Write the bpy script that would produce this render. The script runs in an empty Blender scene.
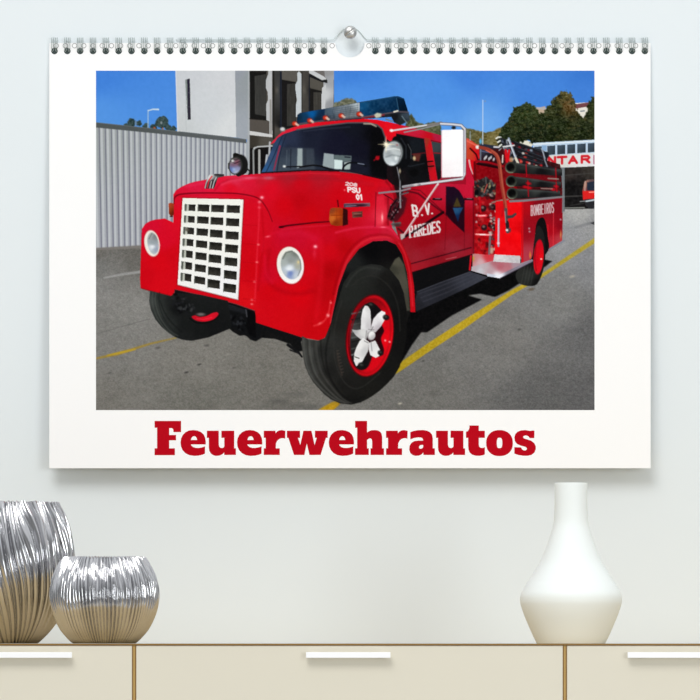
import bpy, bmesh, math, random
from mathutils import Vector
import numpy as np

# ------------------------------------------------------------------ camera, sky, lights, exposure
D = 4.5                     # camera to calendar, metres; one millimetre there is one pixel
TOPZ = 0.75                 # height of the sideboard's top
SC = bpy.context.scene
COL = SC.collection

def at(px, py, Y=0.0):
    k = (D+Y)/D
    return Vector(((px-350)/1000*k, Y, TOPZ+(643.2-py)/1000*k))

cam = bpy.data.cameras.new('camera'); co = bpy.data.objects.new('camera', cam); COL.objects.link(co)
co.location = (0, -D, TOPZ+.0004); co.rotation_euler = (math.pi/2, 0, 0)
cam.sensor_width = 36; cam.lens = 36*D/.7; cam.shift_y = .2932/.7; cam.clip_end = 50
SC.camera = co
SC.view_settings.view_transform = 'Standard'; SC.view_settings.look = 'None'
SC.view_settings.exposure = -0.13; SC.view_settings.gamma = 1; SC.view_settings.use_curve_mapping = False

world = bpy.data.worlds.new('room_light'); SC.world = world; world.use_nodes = True
nt = world.node_tree; nt.nodes.clear()
bg = nt.nodes.new('ShaderNodeBackground'); wo = nt.nodes.new('ShaderNodeOutputWorld'); nt.links.new(bg.outputs[0], wo.inputs[0])
tc = nt.nodes.new('ShaderNodeTexCoord'); sep = nt.nodes.new('ShaderNodeSeparateXYZ'); nt.links.new(tc.outputs['Generated'], sep.inputs[0])
rmp = nt.nodes.new('ShaderNodeValToRGB'); mp = nt.nodes.new('ShaderNodeMapRange'); mp.inputs[1].default_value = -1; mp.inputs[2].default_value = 1
nt.links.new(sep.outputs[2], mp.inputs[0]); nt.links.new(mp.outputs[0], rmp.inputs[0]); nt.links.new(rmp.outputs[0], bg.inputs[0])
e = rmp.color_ramp.elements
e[0].position = 0; e[0].color = (.50, .51, .52, 1); e[1].position = 1; e[1].color = (1.0, 1.02, 1.05, 1)
for p_, c_ in ((.42, (.36, .365, .37, 1)), (.5, (.26, .265, .27, 1)), (.60, (.34, .35, .36, 1)), (.70, (.80, .82, .85, 1))):
    q = e.new(p_); q.color = c_
bg.inputs[1].default_value = 1.0

def area(name, loc, target, sx, sy, power, col=(1, 1, 1)):
    l = bpy.data.lights.new(name, 'AREA'); l.shape = 'RECTANGLE'; l.size = sx; l.size_y = sy; l.energy = power; l.color = col
    o = bpy.data.objects.new(name, l); COL.objects.link(o); o.location = loc
    o.rotation_euler = (Vector(target)-Vector(loc)).to_track_quat('-Z', 'Y').to_euler()
    return o
area('ceiling_softbox', (-.9, -3.3, 4.2), (0, 0, 1.0), 2.3, 1.8, 108, (1, .99, .97))
area('right_fill_light', (1.9, -3.6, 1.1), (.1, 0, .9), 1.3, 1.2, 36, (.96, .99, 1))  # added fill lamp, front right, brightens the vase; not an actual window
# ------------------------------------------------------------------ the printed picture (ink on the calendar page)
# A small software painter: every shape is drawn in millimetres of the page and becomes ink colours of the print's mesh.
import numpy as np
PX0, PY0, PX1, PY1 = 96.0, 70.3, 594.5, 409.7
SS = 4
NW, NH = int((PX1-PX0)*SS), int((PY1-PY0)*SS)
NW -= NW % 2; NH -= NH % 2
INK = np.zeros((NH, NW, 3), np.float32)
REG = np.zeros((NH, NW), np.uint8)
REGIONS = []
CUR = [0]
CLIP = [None]
rng = np.random.RandomState(7)

def region(name):
    if name not in REGIONS: REGIONS.append(name)
    CUR[0] = REGIONS.index(name)

def window(x0, y0, x1, y1):
    i0 = max(0, int((x0-PX0)*SS)-2); i1 = min(NW, int((x1-PX0)*SS)+3)
    j0 = max(0, int((y0-PY0)*SS)-2); j1 = min(NH, int((y1-PY0)*SS)+3)
    if i1 <= i0 or j1 <= j0: return None
    X, Y = np.meshgrid(PX0+(np.arange(i0, i1)+.5)/SS, PY0+(np.arange(j0, j1)+.5)/SS)
    return i0, i1, j0, j1, X, Y

def spline(pts, closed=True, k=6):
    p = np.array(pts, float); n = len(p); out = []
    for i in range(n if closed else n-1):
        if closed: a, b, c, d = p[(i-1) % n], p[i], p[(i+1) % n], p[(i+2) % n]
        else: a, b, c, d = p[max(i-1, 0)], p[i], p[i+1], p[min(i+2, n-1)]
        for t in np.arange(k)/k:
            out.append(.5*((2*b)+(-a+c)*t+(2*a-5*b+4*c-d)*t*t+(-a+3*b-3*c+d)*t**3))
    if not closed: out.append(p[-1])
    return [tuple(q) for q in out]

def blur(a, r):
    r = r*SS
    if r < .5: return a
    n = int(3*r)+1; k = np.exp(-.5*(np.arange(-n, n+1)/r)**2); k /= k.sum()
    a = np.apply_along_axis(lambda v: np.convolve(np.pad(v, n, 'edge'), k, 'valid'), 0, a)
    return np.apply_along_axis(lambda v: np.convolve(np.pad(v, n, 'edge'), k, 'valid'), 1, a)

def inside(pts, X, Y):
    m = np.zeros(X.shape, bool); n = len(pts)
    for i in range(n):
        (x0, y0), (x1, y1) = pts[i], pts[(i+1) % n]
        if y0 == y1: continue
        c = (y0 > Y) != (y1 > Y)
        m ^= c & (X < (x1-x0)*(Y-y0)/(y1-y0)+x0)
    return m

def vnoise(X, Y, s, seed):
    def h(i, j):
        v = np.sin(i*127.1+j*311.7+seed*74.7)*43758.5453
        return v-np.floor(v)
    x = X/s; y = Y/s; i = np.floor(x); j = np.floor(y); u = x-i; v = y-j
    u = u*u*(3-2*u); v = v*v*(3-2*v)
    return (h(i, j)*(1-u)+h(i+1, j)*u)*(1-v)+(h(i, j+1)*(1-u)+h(i+1, j+1)*u)*v-.5

def fill(f, X, Y):
    if callable(f): return f(X, Y)
    if isinstance(f, tuple): return np.broadcast_to(np.array(f, np.float32), X.shape+(3,))
    num = 0; den = 0
    for x, y, c in f:
        w = 1/((X-x)**2+(Y-y)**2+4)**1.5
        num = num+w[..., None]*np.array(c, float); den = den+w
    return num/den[..., None]

def put(w, a, f, op=1, mark=True):
    i0, i1, j0, j1, X, Y = w
    if CLIP[0] is not None: a = a*CLIP[0][j0:j1, i0:i1]
    c = fill(f, X, Y)
    a = (a*op)[..., None]
    INK[j0:j1, i0:i1] = INK[j0:j1, i0:i1]*(1-a)+c*a
    if mark: REG[j0:j1, i0:i1][a[..., 0] > .5] = CUR[0]

def poly(pts, f, smooth=False, b=0, op=1, tex=None, mark=True, rag=None):
    if smooth: pts = spline(pts)
    xs = [p[0] for p in pts]; ys = [p[1] for p in pts]; m = 3*b+1+(rag[0] if rag else 0)
    w = window(min(xs)-m, min(ys)-m, max(xs)+m, max(ys)+m)
    if w is None: return
    X, Y = w[4], w[5]
    if rag:
        X = X+rag[0]*2*vnoise(X, Y, rag[1], 3)+rag[0]*vnoise(X, Y, rag[1]/2, 5); Y = Y+rag[0]*2*vnoise(w[4], w[5], rag[1], 9)+rag[0]*vnoise(w[4], w[5], rag[1]/2, 8)
    a = inside(pts, X, Y).astype(np.float32)
    if b: a = blur(a, b)
    g = f
    if tex:
        def g(X, Y):
            c = np.array(fill(f, X, Y), float)
            for amp, s, sd in tex:
                sx, sy = s if isinstance(s, tuple) else (s, s)
                c = c+amp*2*vnoise(X/sx, Y/sy, 1, sd)[..., None]
            return np.clip(c, 0, 255)
    put(w, a, g, op, mark)

def clip(pts=None, smooth=False):
    if pts is None: CLIP[0] = None; return
    if smooth: pts = spline(pts)
    xs = [p[0] for p in pts]; ys = [p[1] for p in pts]
    w = window(min(xs), min(ys), max(xs), max(ys)); a = np.zeros((NH, NW), np.float32)
    a[w[2]:w[3], w[0]:w[1]] = inside(pts, w[4], w[5]); CLIP[0] = a

def line(pts, wd, f, op=1, b=0, smooth=False, mark=False):
    if smooth: pts = spline(pts, False)
    n = len(pts); wds = wd if isinstance(wd, (list, tuple)) else [wd, wd]
    mx = max(wds)+3*b+1
    xs = [p[0] for p in pts]; ys = [p[1] for p in pts]
    w = window(min(xs)-mx, min(ys)-mx, max(xs)+mx, max(ys)+mx)
    if w is None: return
    X, Y = w[4], w[5]; best = np.full(X.shape, 1e9)
    for i in range(n-1):
        (x0, y0), (x1, y1) = pts[i], pts[i+1]
        dx, dy = x1-x0, y1-y0; L = dx*dx+dy*dy+1e-9
        t = np.clip(((X-x0)*dx+(Y-y0)*dy)/L, 0, 1)
        s = (i+t)/(n-1); hw = (np.interp(s, np.linspace(0, 1, len(wds)), wds))/2
        best = np.minimum(best, np.hypot(X-x0-t*dx, Y-y0-t*dy)-hw)
    e = .35+b
    put(w, np.clip(.5-best/(2*e), 0, 1), f, op, mark)

def ell(x, y, rx, ry, f, rot=0, b=0, op=1, mark=True, soft=False):
    R = max(rx, ry)*(2.6 if soft else 1)+3*b+1
    w = window(x-R, y-R, x+R, y+R)
    if w is None: return
    c, s = math.cos(math.radians(rot)), math.sin(math.radians(rot))
    u = ((w[4]-x)*c+(w[5]-y)*s)/rx; v = (-(w[4]-x)*s+(w[5]-y)*c)/ry
    d = np.hypot(u, v)
    if soft: a = np.exp(-d*d)
    else: a = np.clip(.5+(1-d)*min(rx, ry)/(2*(.3+b)), 0, 1)
    put(w, a, f, op, mark and not soft)

def glow(x, y, rx, ry, f, op=.7, rot=0): ell(x, y, rx, ry, f, rot, 0, op, False, True)

def specks(pts, cols, n, s=(.8, 2), op=.8, seed=1):
    r = np.random.RandomState(seed)
    xs = [p[0] for p in pts]; ys = [p[1] for p in pts]; k = 0
    for _ in range(n*6):
        x, y = r.uniform(min(xs), max(xs)), r.uniform(min(ys), max(ys))
        c = cols[r.randint(len(cols))]; a, b2 = r.uniform(*s, 2)
        rot = r.uniform(0, 180)
        if inside(pts, np.array([[x]]), np.array([[y]]))[0, 0]:
            ell(x, y, a, b2, c, rot, .25, op, False); k += 1
        if k >= n: break

GL = {  # plain block letters as strokes on a unit box
 'A': [[(0, 1), (.5, 0), (1, 1)], [(.2, .65), (.8, .65)]], 'B': [[(0, 0), (0, 1), (.8, 1), (1, .75), (.8, .5), (0, .5)], [(0, 0), (.75, 0), (.95, .25), (.75, .5)]],
 'D': [[(0, 0), (0, 1), (.6, 1), (1, .7), (1, .3), (.6, 0), (0, 0)]], 'E': [[(1, 0), (0, 0), (0, 1), (1, 1)], [(0, .5), (.8, .5)]], 'I': [[(.5, 0), (.5, 1)]],
 'M': [[(0, 1), (0, 0), (.5, .7), (1, 0), (1, 1)]], 'N': [[(0, 1), (0, 0), (1, 1), (1, 0)]], 'O': [[(.3, 0), (.7, 0), (1, .3), (1, .7), (.7, 1), (.3, 1), (0, .7), (0, .3), (.3, 0)]],
 'P': [[(0, 1), (0, 0), (.8, 0), (1, .25), (.8, .5), (0, .5)]], 'R': [[(0, 1), (0, 0), (.8, 0), (1, .25), (.8, .5), (0, .5)], [(.5, .5), (1, 1)]],
 'S': [[(1, .12), (.7, 0), (.3, 0), (0, .22), (.3, .48), (.7, .52), (1, .76), (.7, 1), (.3, 1), (0, .88)]], 'T': [[(0, 0), (1, 0)], [(.5, 0), (.5, 1)]],
 'U': [[(0, 0), (0, .7), (.3, 1), (.7, 1), (1, .7), (1, 0)]], 'V': [[(0, 0), (.5, 1), (1, 0)]], '.': [[(.3, .95), (.5, .95)]],
 '0': [[(.5, 0), (1, .3), (1, .7), (.5, 1), (0, .7), (0, .3), (.5, 0)]], '1': [[(.2, .2), (.6, 0), (.6, 1)]], '2': [[(0, .2), (.5, 0), (1, .25), (0, 1), (1, 1)]],
 '8': [[(.5, .5), (.05, .25), (.5, 0), (.95, .25), (.5, .5), (0, .75), (.5, 1), (1, .75), (.5, .5)]], '-': [[(.1, .5), (.9, .5)]]}

def word(s, p0, p1, h, wd, f, gap=.25, slant=0, vw=None, op=1):
    n = len(s); ux, uy = (p1[0]-p0[0])/n, (p1[1]-p0[1])/n
    for k, ch in enumerate(s):
        for st in GL.get(ch, []):
            q = [(p0[0]+ux*(k+u*(1-gap))-slant*(v-1)*h, p0[1]+uy*(k+u*(1-gap))+v*h) for u, v in st]
            line(q, wd, f, op)
def backdrop():
    # sky
    region('printed_sky')
    poly([(90, 60), (600, 60), (600, 170), (90, 170)], [(96, 70, (70, 132, 216)), (350, 70, (70, 133, 217)), (470, 70, (72, 134, 218)), (594, 70, (64, 124, 208)), (96, 120, (88, 150, 224)), (350, 100, (84, 148, 226)), (440, 100, (84, 148, 226)), (440, 122, (96, 158, 230)), (540, 95, (74, 136, 218)), (594, 95, (72, 132, 214)), (480, 130, (108, 166, 232))], tex=[(1.5, 3, 2)])
    # ground
    region('printed_pavement')
    g = [(96, 252, (112, 110, 106)), (140, 252, (110, 108, 104)), (96, 266, (124, 124, 122)), (96, 290, (138, 137, 135)), (96, 340, (130, 129, 126)), (96, 405, (122, 120, 115)), (200, 360, (128, 126, 121)), (130, 310, (136, 135, 132)),
         (200, 405, (116, 115, 110)), (280, 370, (122, 120, 115)), (420, 400, (116, 115, 112)), (500, 340, (124, 123, 121)), (560, 300, (128, 128, 127)), (590, 400, (100, 100, 101)), (540, 400, (102, 102, 102)),
         (590, 330, (108, 108, 109)), (580, 212, (168, 168, 167)), (570, 235, (148, 149, 152)), (590, 260, (136, 137, 140)), (594, 222, (152, 153, 154))]
    poly([(90, 240), (600, 205), (600, 420), (90, 420)], g, tex=[(4, (3, 1.6), 2), (10, (.9, .7), 6), (3, (14, 7), 4)])
    line([(97, 333), (125, 325), (150, 318)], .9, (100, 99, 97), .5)
    poly([(103.5, 276.6), (125, 272), (142, 269.6), (142, 272.5), (125, 274.5), (104, 278)], (168, 168, 168), b=.4, mark=False, op=.7)
    line([(96, 357.6), (118, 353), (150, 343), (176, 337)], [2, 3, 2, 1.2], (158, 134, 62), .85, .4)
    line([(108, 354.5), (135, 348.5)], [1.6, 2.4, 1.6], (190, 160, 50), .8, .3)
    poly([(594.5, 237), (594.5, 242.5), (540, 278), (512, 294), (466, 326.5), (430, 350), (400, 370.5), (380, 382), (398, 363), (430, 341), (464, 319), (512, 289), (540, 274)], [(400, 366, (176, 152, 42)), (466, 322, (186, 160, 44)), (594, 239, (176, 158, 62))], b=.35, mark=False, tex=[(9, 1.5, 3)])
    poly([(314, 412), (322, 406.5), (332, 401), (342, 399), (339, 404), (330, 412)], (186, 148, 34), b=.5, mark=False, tex=[(12, 1.5, 3)])
    for x, y, r, c in [(199.5, 363.5, 1.6, (45, 44, 44)), (186.5, 371.5, 1.8, (48, 46, 46)), (158, 347, 2.6, (96, 92, 90)), (207, 344.5, 2.4, (86, 84, 82)), (423, 360, 1, (50, 48, 46)), (519.5, 328.5, 1.3, (66, 66, 66)), (400, 402.5, 1.6, (210, 205, 190)), (572, 275.8, 2.6, (178, 172, 160)), (531, 288.6, 3, (96, 84, 70)), (234, 367, 1.3, (84, 82, 80)), (110, 372, 1, (70, 70, 70))]:
        ell(x, y, r, r*.45, c, -12, .4, .8, False)
    poly([(574, 226), (594, 220), (594, 223), (575, 228)], (118, 120, 124), b=.6, mark=False, op=.6)
    poly([(590, 222.5), (594.5, 221), (594.5, 224.5)], (52, 52, 54), b=.3, mark=False)
    for k in range(14):
        x = rng.uniform(260, 340); y = rng.uniform(392, 409); glow(x, y, 9, 3, (84, 84, 82), .25)
    # small trees and lamp behind the fence
    region('printed_trees')
    for x, y, r in [(131.8, 122.5, 4.4), (139, 123, 3), (162.4, 122, 6.2), (146, 126, 3), (154, 127, 3.4), (168, 127, 3), (173, 129, 3.5), (127, 126, 3), (157, 124, 2)]:
        poly([(x+r*math.cos(a)*1, y+r*math.sin(a)) for a in np.linspace(0, 6.28, 14)], (56, 74, 74), b=.3, tex=[(22, 1.3, 4)], rag=(.7, 2))
    line([(148.3, 110), (148.2, 128)], 1, (160, 188, 214)); line([(148.3, 110.5), (153, 109), (158.5, 109.2)], [1, 1.7], (196, 214, 226))
    ell(136, 123, 1, 3.5, (118, 150, 190), op=.8, b=.3, mark=False); ell(154.6, 128, 1.2, 1.5, (190, 90, 60), op=.8, mark=False); ell(163, 128.6, .9, 1.4, (200, 110, 70), op=.7, mark=False); ell(161.5, 122.5, 1, 1.5, (150, 160, 165), op=.7, mark=False)
    # fence
    region('printed_fence')
    F = [(96, 126), (160, 133), (220, 139), (250, 142), (250, 200), (140, 247), (96, 249)]
    poly(F, [(96, 130, (160, 165, 166)), (96, 245, (168, 171, 178)), (240, 145, (170, 175, 180)), (200, 180, (176, 181, 187)), (150, 235, (164, 167, 175))])
    clip(F)
    x = 93.0; per = 6.3
    while x < 252:
        per = max(4.3, 6.2-(x-96)*.016); ln = 2.6-(x-96)*.03
        line([(x, 120), (x+ln, 250)], 1, (104, 106, 122), .85, .1)
        line([(x+per*.38, 120), (x+per*.38+ln, 250)], per*.36, (194, 198, 202), .8, .2)
        line([(x+per*.75, 120), (x+per*.75+ln, 250)], .7, (140, 146, 152), .22, .2)
        x += per
    clip()
    poly([(90, 247.6), (142, 244.6), (142, 247.5), (90, 250)], (126, 122, 118), b=.5, mark=False)
    poly([(90, 121.6), (160, 128.8), (220, 135.2), (246.5, 138.8), (246.5, 143), (220, 140), (160, 133.5), (90, 126.6)], [(96, 124, (84, 90, 90)), (240, 140, (92, 96, 98))], b=.2)
    line([(96, 122.2), (160, 129.2), (246, 139)], .7, (112, 118, 120), .7)
    # building
    region('printed_building')
    poly([(175.4, 60), (235.2, 60), (236.3, 137.2), (177.4, 130.8)], [(180, 72, (200, 203, 208)), (232, 72, (206, 208, 212)), (205, 110, (203, 207, 211)), (180, 128, (198, 202, 204)), (232, 132, (212, 215, 217))], tex=[(1.5, 3, 2)])
    line([(176, 70), (178, 131)], 1.2, (216, 219, 226), .7); line([(185.3, 80), (186.4, 131)], .5, (172, 178, 180), .7)
    poly([(185.4, 79.5), (190, 78.2), (191, 119.3), (187.8, 119.8)], (132, 142, 140)); poly([(187.3, 79), (189.9, 78.4), (190.9, 119), (188, 119.5)], [(188, 80, (46, 42, 58)), (189, 118, (52, 48, 60))])
    for yy in (92.5, 106.5): line([(187, yy), (190.4, yy)], .5, (96, 98, 108), .8)
    poly([(235, 60), (249.6, 60), (250, 190), (247, 190), (247, 139), (236.3, 137.2)], [(237, 72, (150, 155, 164)), (237, 132, (160, 166, 174)), (248, 80, (150, 156, 160)), (248, 160, (162, 168, 174))])
    line([(248.7, 70), (249, 186)], 1.4, (174, 178, 180), .8)
    poly([(249.6, 60), (334, 60), (334, 120), (280, 140), (262, 176), (249.8, 180)], (82, 79, 73))
    poly([(249.8, 60), (266.4, 60), (266.6, 119.5), (250, 118)], (28, 28, 27)); poly([(254.8, 76), (266, 74), (266.3, 116), (255, 114)], (62, 62, 60), tex=[(5, (1, 9), 4)])
    poly([(250, 70), (266, 70), (266, 73), (250, 72)], (36, 34, 32), b=.4)
    poly([(250, 119), (270, 121), (270, 134), (250, 131)], (88, 83, 78)); line([(250, 118.4), (267, 119.8)], 1, (30, 28, 26))
    poly([(268, 60), (272.2, 60), (272.4, 134), (269.4, 134), (269.4, 121), (266.6, 119.8), (266.2, 104), (268, 100), (267.8, 92), (266, 88), (266, 80), (268.2, 74)], (186, 188, 190)); line([(270.6, 100), (271, 134)], 1.8, (150, 148, 144))
    poly([(249.8, 130.6), (256, 131.5), (272.5, 134.3), (272.5, 137), (262, 136), (249.8, 134.6)], (202, 202, 202))
    poly([(249.8, 135), (272, 137.5), (272, 144), (249.8, 190)], [(252, 140, (62, 58, 52)), (265, 142, (84, 80, 74)), (252, 160, (26, 24, 24))])
    poly([(249.8, 148), (275, 146), (262, 178), (249.8, 184)], (24, 22, 22))
    poly([(272.2, 60), (282, 60), (281.6, 131), (274, 140), (272.4, 140)], [(273, 90, (46, 44, 40)), (277, 90, (96, 92, 86)), (280.8, 90, (44, 50, 60)), (277, 130, (82, 78, 72)), (281, 125, (30, 30, 30))])
    line([(273.6, 70), (273.8, 138)], 1.6, (40, 38, 35)); line([(281, 70), (281, 128)], 2, (34, 38, 48))
    poly([(282, 60), (297, 60), (297, 78), (296, 81), (282, 79)], (94, 91, 86)); poly([(282, 79.5), (296, 82), (296, 126), (282, 130)], (30, 29, 29)); poly([(287, 84), (295.4, 83), (295.4, 125), (287, 126)], (60, 59, 56), tex=[(5, (1, 9), 4)])
    poly([(297.2, 73), (299, 71), (301.8, 74), (302, 114), (296, 117), (296, 104), (297, 100), (295.6, 90), (295.6, 84), (297.6, 80)], (194, 200, 204)); line([(302, 70), (302, 112)], 1, (44, 42, 40))
    poly([(302.4, 60), (310, 60), (310, 112), (302.4, 114)], [(304, 90, (92, 88, 82)), (309, 90, (52, 50, 50))]); line([(309.6, 75), (309.4, 112)], 1.4, (34, 36, 44))
    poly([(310, 76), (323, 80), (322.5, 90), (310, 87)], (88, 85, 79)); poly([(310, 88), (322, 91), (321.6, 112), (310, 113)], (32, 31, 30)); poly([(313.4, 92), (321.4, 92), (321.2, 112), (313.6, 112)], (66, 64, 60), tex=[(5, (1, 9), 4)])
    poly([(308.8, 60), (326.6, 60), (326.6, 78), (309, 71)], (112, 108, 106)); poly([(308.8, 69.4), (313, 70.4), (324, 76.4), (327, 79), (322, 80), (309.2, 73)], (196, 198, 200)); poly([(310, 73.4), (322, 80), (328, 79.5), (327.4, 83), (322, 82), (310, 77)], (34, 34, 36))
    poly([(323.4, 60), (334.2, 60), (333.4, 108), (321.4, 110), (321.6, 94), (323.6, 88), (323.4, 82), (327.6, 83), (327, 79), (325, 77)], [(324, 95, (200, 202, 204)), (331, 80, (160, 163, 168)), (331, 105, (150, 152, 156)), (328, 72, (150, 150, 152))]); poly([(322, 88), (326, 84), (325.2, 109), (321.5, 110)], (198, 200, 202))
    # left-hand mirror
    region('printed_fire_truck')
    line([(254, 190), (253.4, 150), (255, 147.4)], 1.7, (150, 152, 152)); line([(259.4, 186), (259.4, 150)], 2.2, (172, 172, 170)); line([(254, 148), (258, 146.4), (272, 145.6)], 1.4, (186, 188, 190)); line([(270, 142), (269, 160)], 2, (178, 180, 184))
    line([(267, 155), (266, 166)], 2.2, (182, 186, 192))
    # far trees on the right
    region('printed_trees')
    poly([(333, 107), (334, 102), (340, 101), (344, 98.5), (352, 98), (357, 101.5), (359, 106), (340, 112)], (112, 114, 96), b=.4, tex=[(26, 1.6, 2)], rag=(.6, 2))
    poly([(404, 130), (408, 117), (411, 113), (416, 121), (424, 124), (434, 121), (441, 126), (441, 140), (405, 135)], (88, 92, 66), b=.4, tex=[(26, 1.6, 2)], rag=(.5, 2))
    poly([(462, 128), (470, 128.6), (478, 130), (486, 132.5), (494, 130), (500, 127), (512, 126), (530, 160), (463, 160)], [(468, 135, (106, 104, 72)), (480, 135, (104, 96, 58)), (495, 135, (118, 108, 66))], b=.4, tex=[(24, 1.5, 2), (12, 4, 8)], rag=(.5, 2))
    region('printed_building')
    poly([(574, 103), (589, 102), (589, 120), (575, 116)], (226, 222, 212)); poly([(574, 104.2), (589, 102), (589, 106), (575, 108.5)], (120, 74, 78)); line([(580.5, 111), (584, 110.6)], 1.2, (120, 130, 140)); poly([(535, 108), (545, 106), (546, 118), (535, 122)], (190, 170, 150)); line([(536, 107.5), (546, 108.5)], 1.6, (180, 178, 180))
    poly([(518, 141), (524, 139), (534, 143), (530, 148), (516, 146)], (222, 220, 206))
    region('printed_trees')
    T = [(500, 130), (504, 124), (507, 121), (511, 114), (514.3, 108), (519, 106), (524, 104), (527, 101.5), (532, 104), (537, 108), (539, 113), (544.5, 112), (547, 106), (551, 104.5), (553, 99), (558, 93.5), (562.9, 89.6), (568, 91), (572, 94), (574, 100), (576, 106), (578, 113), (582, 118), (585, 115), (587, 107), (590, 100.7), (592, 98), (600, 91), (600, 143), (570, 143), (533, 144), (528, 140), (519, 142), (505, 150), (497, 145)]
    poly(T, [(510, 125, (44, 54, 30)), (527, 108, (58, 70, 40)), (545, 125, (38, 48, 26)), (563, 95, (92, 86, 50)), (568, 105, (98, 76, 44)), (555, 108, (54, 60, 34)), (560, 125, (38, 47, 25)), (590, 110, (44, 52, 28)), (585, 130, (36, 44, 24)), (530, 138, (30, 38, 22))], b=.3, tex=[(22, (1.1, .9), 2), (14, (3, 2), 9), (20, .7, 12)], rag=(1.5, 1.9))
    clip(spline(T)); r = np.random.RandomState(4)
    for k in range(380):
        x, y = r.uniform(500, 594), r.uniform(95, 143)
        glow(x, y, r.uniform(.6, 2.2), r.uniform(.5, 1.3), [(18, 24, 16), (22, 28, 18), (74, 84, 50), (84, 76, 46)][r.randint(4)], .6)
    clip()
    # station building behind
    region('printed_building')
    poly([(533, 142.6), (600, 139), (600, 156), (533, 158)], (186, 206, 226)); poly([(532, 143.4), (600, 139.6), (600, 141), (534, 144.6)], (222, 232, 240))
    for x0, x1 in [(534, 541.4), (547, 555), (557, 565), (567, 575), (577, 585.6), (587.4, 595)]:
        t = lambda x: 145.6-(x-547)*.065
        poly([(x0, t(x0)), (x1, t(x1)), (x1, t(x1)+9), (x0, t(x0)+9.2)], [(x0, t(x0), (70, 84, 100)), (x1, t(x1)+9, (52, 62, 72)), (x0, t(x0)+9, (62, 76, 84))])
    poly([(541.6, 145), (546.6, 145), (546.6, 153), (541.6, 153)], (140, 172, 206)); line([(547, 151), (541, 151)], .7, (210, 222, 232))
    poly([(540, 155.6), (600, 152.2), (600, 165.8), (540, 168)], [(550, 160, (214, 212, 206)), (590, 158, (222, 222, 224))])
    for ch, x0, x1 in [('N', 548.8, 554.8), ('T', 557.6, 566), ('A', 569, 576.6), ('R', 581.6, 589)]:
        word(ch, (x0, 157.2-(x0-548)*.04), (x1, 157.2-(x1-548)*.04), 6.4, 2.4, (206, 40, 52), gap=0)
    line([(594, 155.4), (594, 163)], 1.6, (170, 60, 110))
    region('printed_garage')
    poly([(560, 167.4), (600, 165.6), (600, 208), (560, 209)], [(570, 175, (52, 46, 44)), (590, 172, (60, 56, 52)), (575, 195, (28, 27, 28)), (590, 190, (30, 28, 28)), (572, 185, (22, 21, 22))], tex=[(9, 2, 4)])
    line([(564, 175), (594, 172.6)], 1, (74, 72, 70), .7); line([(564, 196), (582, 195.4)], 1.1, (84, 82, 80), .7); line([(564, 207.6), (584, 207.2)], 1.3, (140, 142, 138), .9); line([(570, 205), (583, 203)], 1, (50, 50, 50))
    poly([(560.6, 167), (564.6, 167), (564.6, 211), (561.6, 211)], (104, 110, 114)); line([(562.5, 168), (562.8, 210)], .8, (134, 140, 146))
    region('printed_parked_vehicle')
    poly([(584, 182), (587, 179.4), (600, 178), (600, 209), (586, 206), (582.6, 199), (582.2, 190.6)], [(585, 184, (180, 130, 110)), (590, 186, (46, 52, 68)), (588, 195, (214, 38, 40)), (594, 203, (60, 60, 64)), (586, 203, (44, 44, 48))])
    poly([(586.6, 182), (600, 180), (600, 190.6), (587, 190.4)], (42, 50, 66)); poly([(582.4, 190.6), (600, 190), (600, 197.4), (583, 199.4)], (218, 40, 40)); line([(589, 191.8), (595, 191.6)], 1, (250, 170, 150)); poly([(584, 199), (600, 197.4), (600, 208), (588, 208)], (44, 44, 48)); line([(586, 200.8), (594, 199.4)], 1.6, (196, 206, 214)); line([(580, 201), (585, 200.6)], 1, (140, 144, 146)); line([(585, 181), (584.6, 190)], 1.1, (190, 160, 150))
def tyre_shadow():
    region('printed_pavement')
    K = (14, 14, 15)
    poly([(390, 366), (401, 362), (412, 344), (421, 331.6), (427, 331.6), (452, 314.6), (482, 298.8), (468, 294.6), (480, 293), (495, 296.2), (508, 290), (522, 281), (545, 266), (552, 260.5), (540, 258), (440, 262), (410, 275), (395, 330)], K, b=.45, mark=False)
    poly([(225, 324), (262, 322), (300, 336), (303, 350), (297, 351), (290, 343), (275, 338), (262, 337), (256, 340.5), (250, 338.6), (246, 334), (240, 335), (233, 331)], (22, 22, 23), b=.3, mark=False)
    line([(288, 344), (299, 352), (302, 356)], [3, 1.6], (26, 26, 28)); line([(290, 349), (300, 353)], 1.3, (30, 30, 32))

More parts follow.
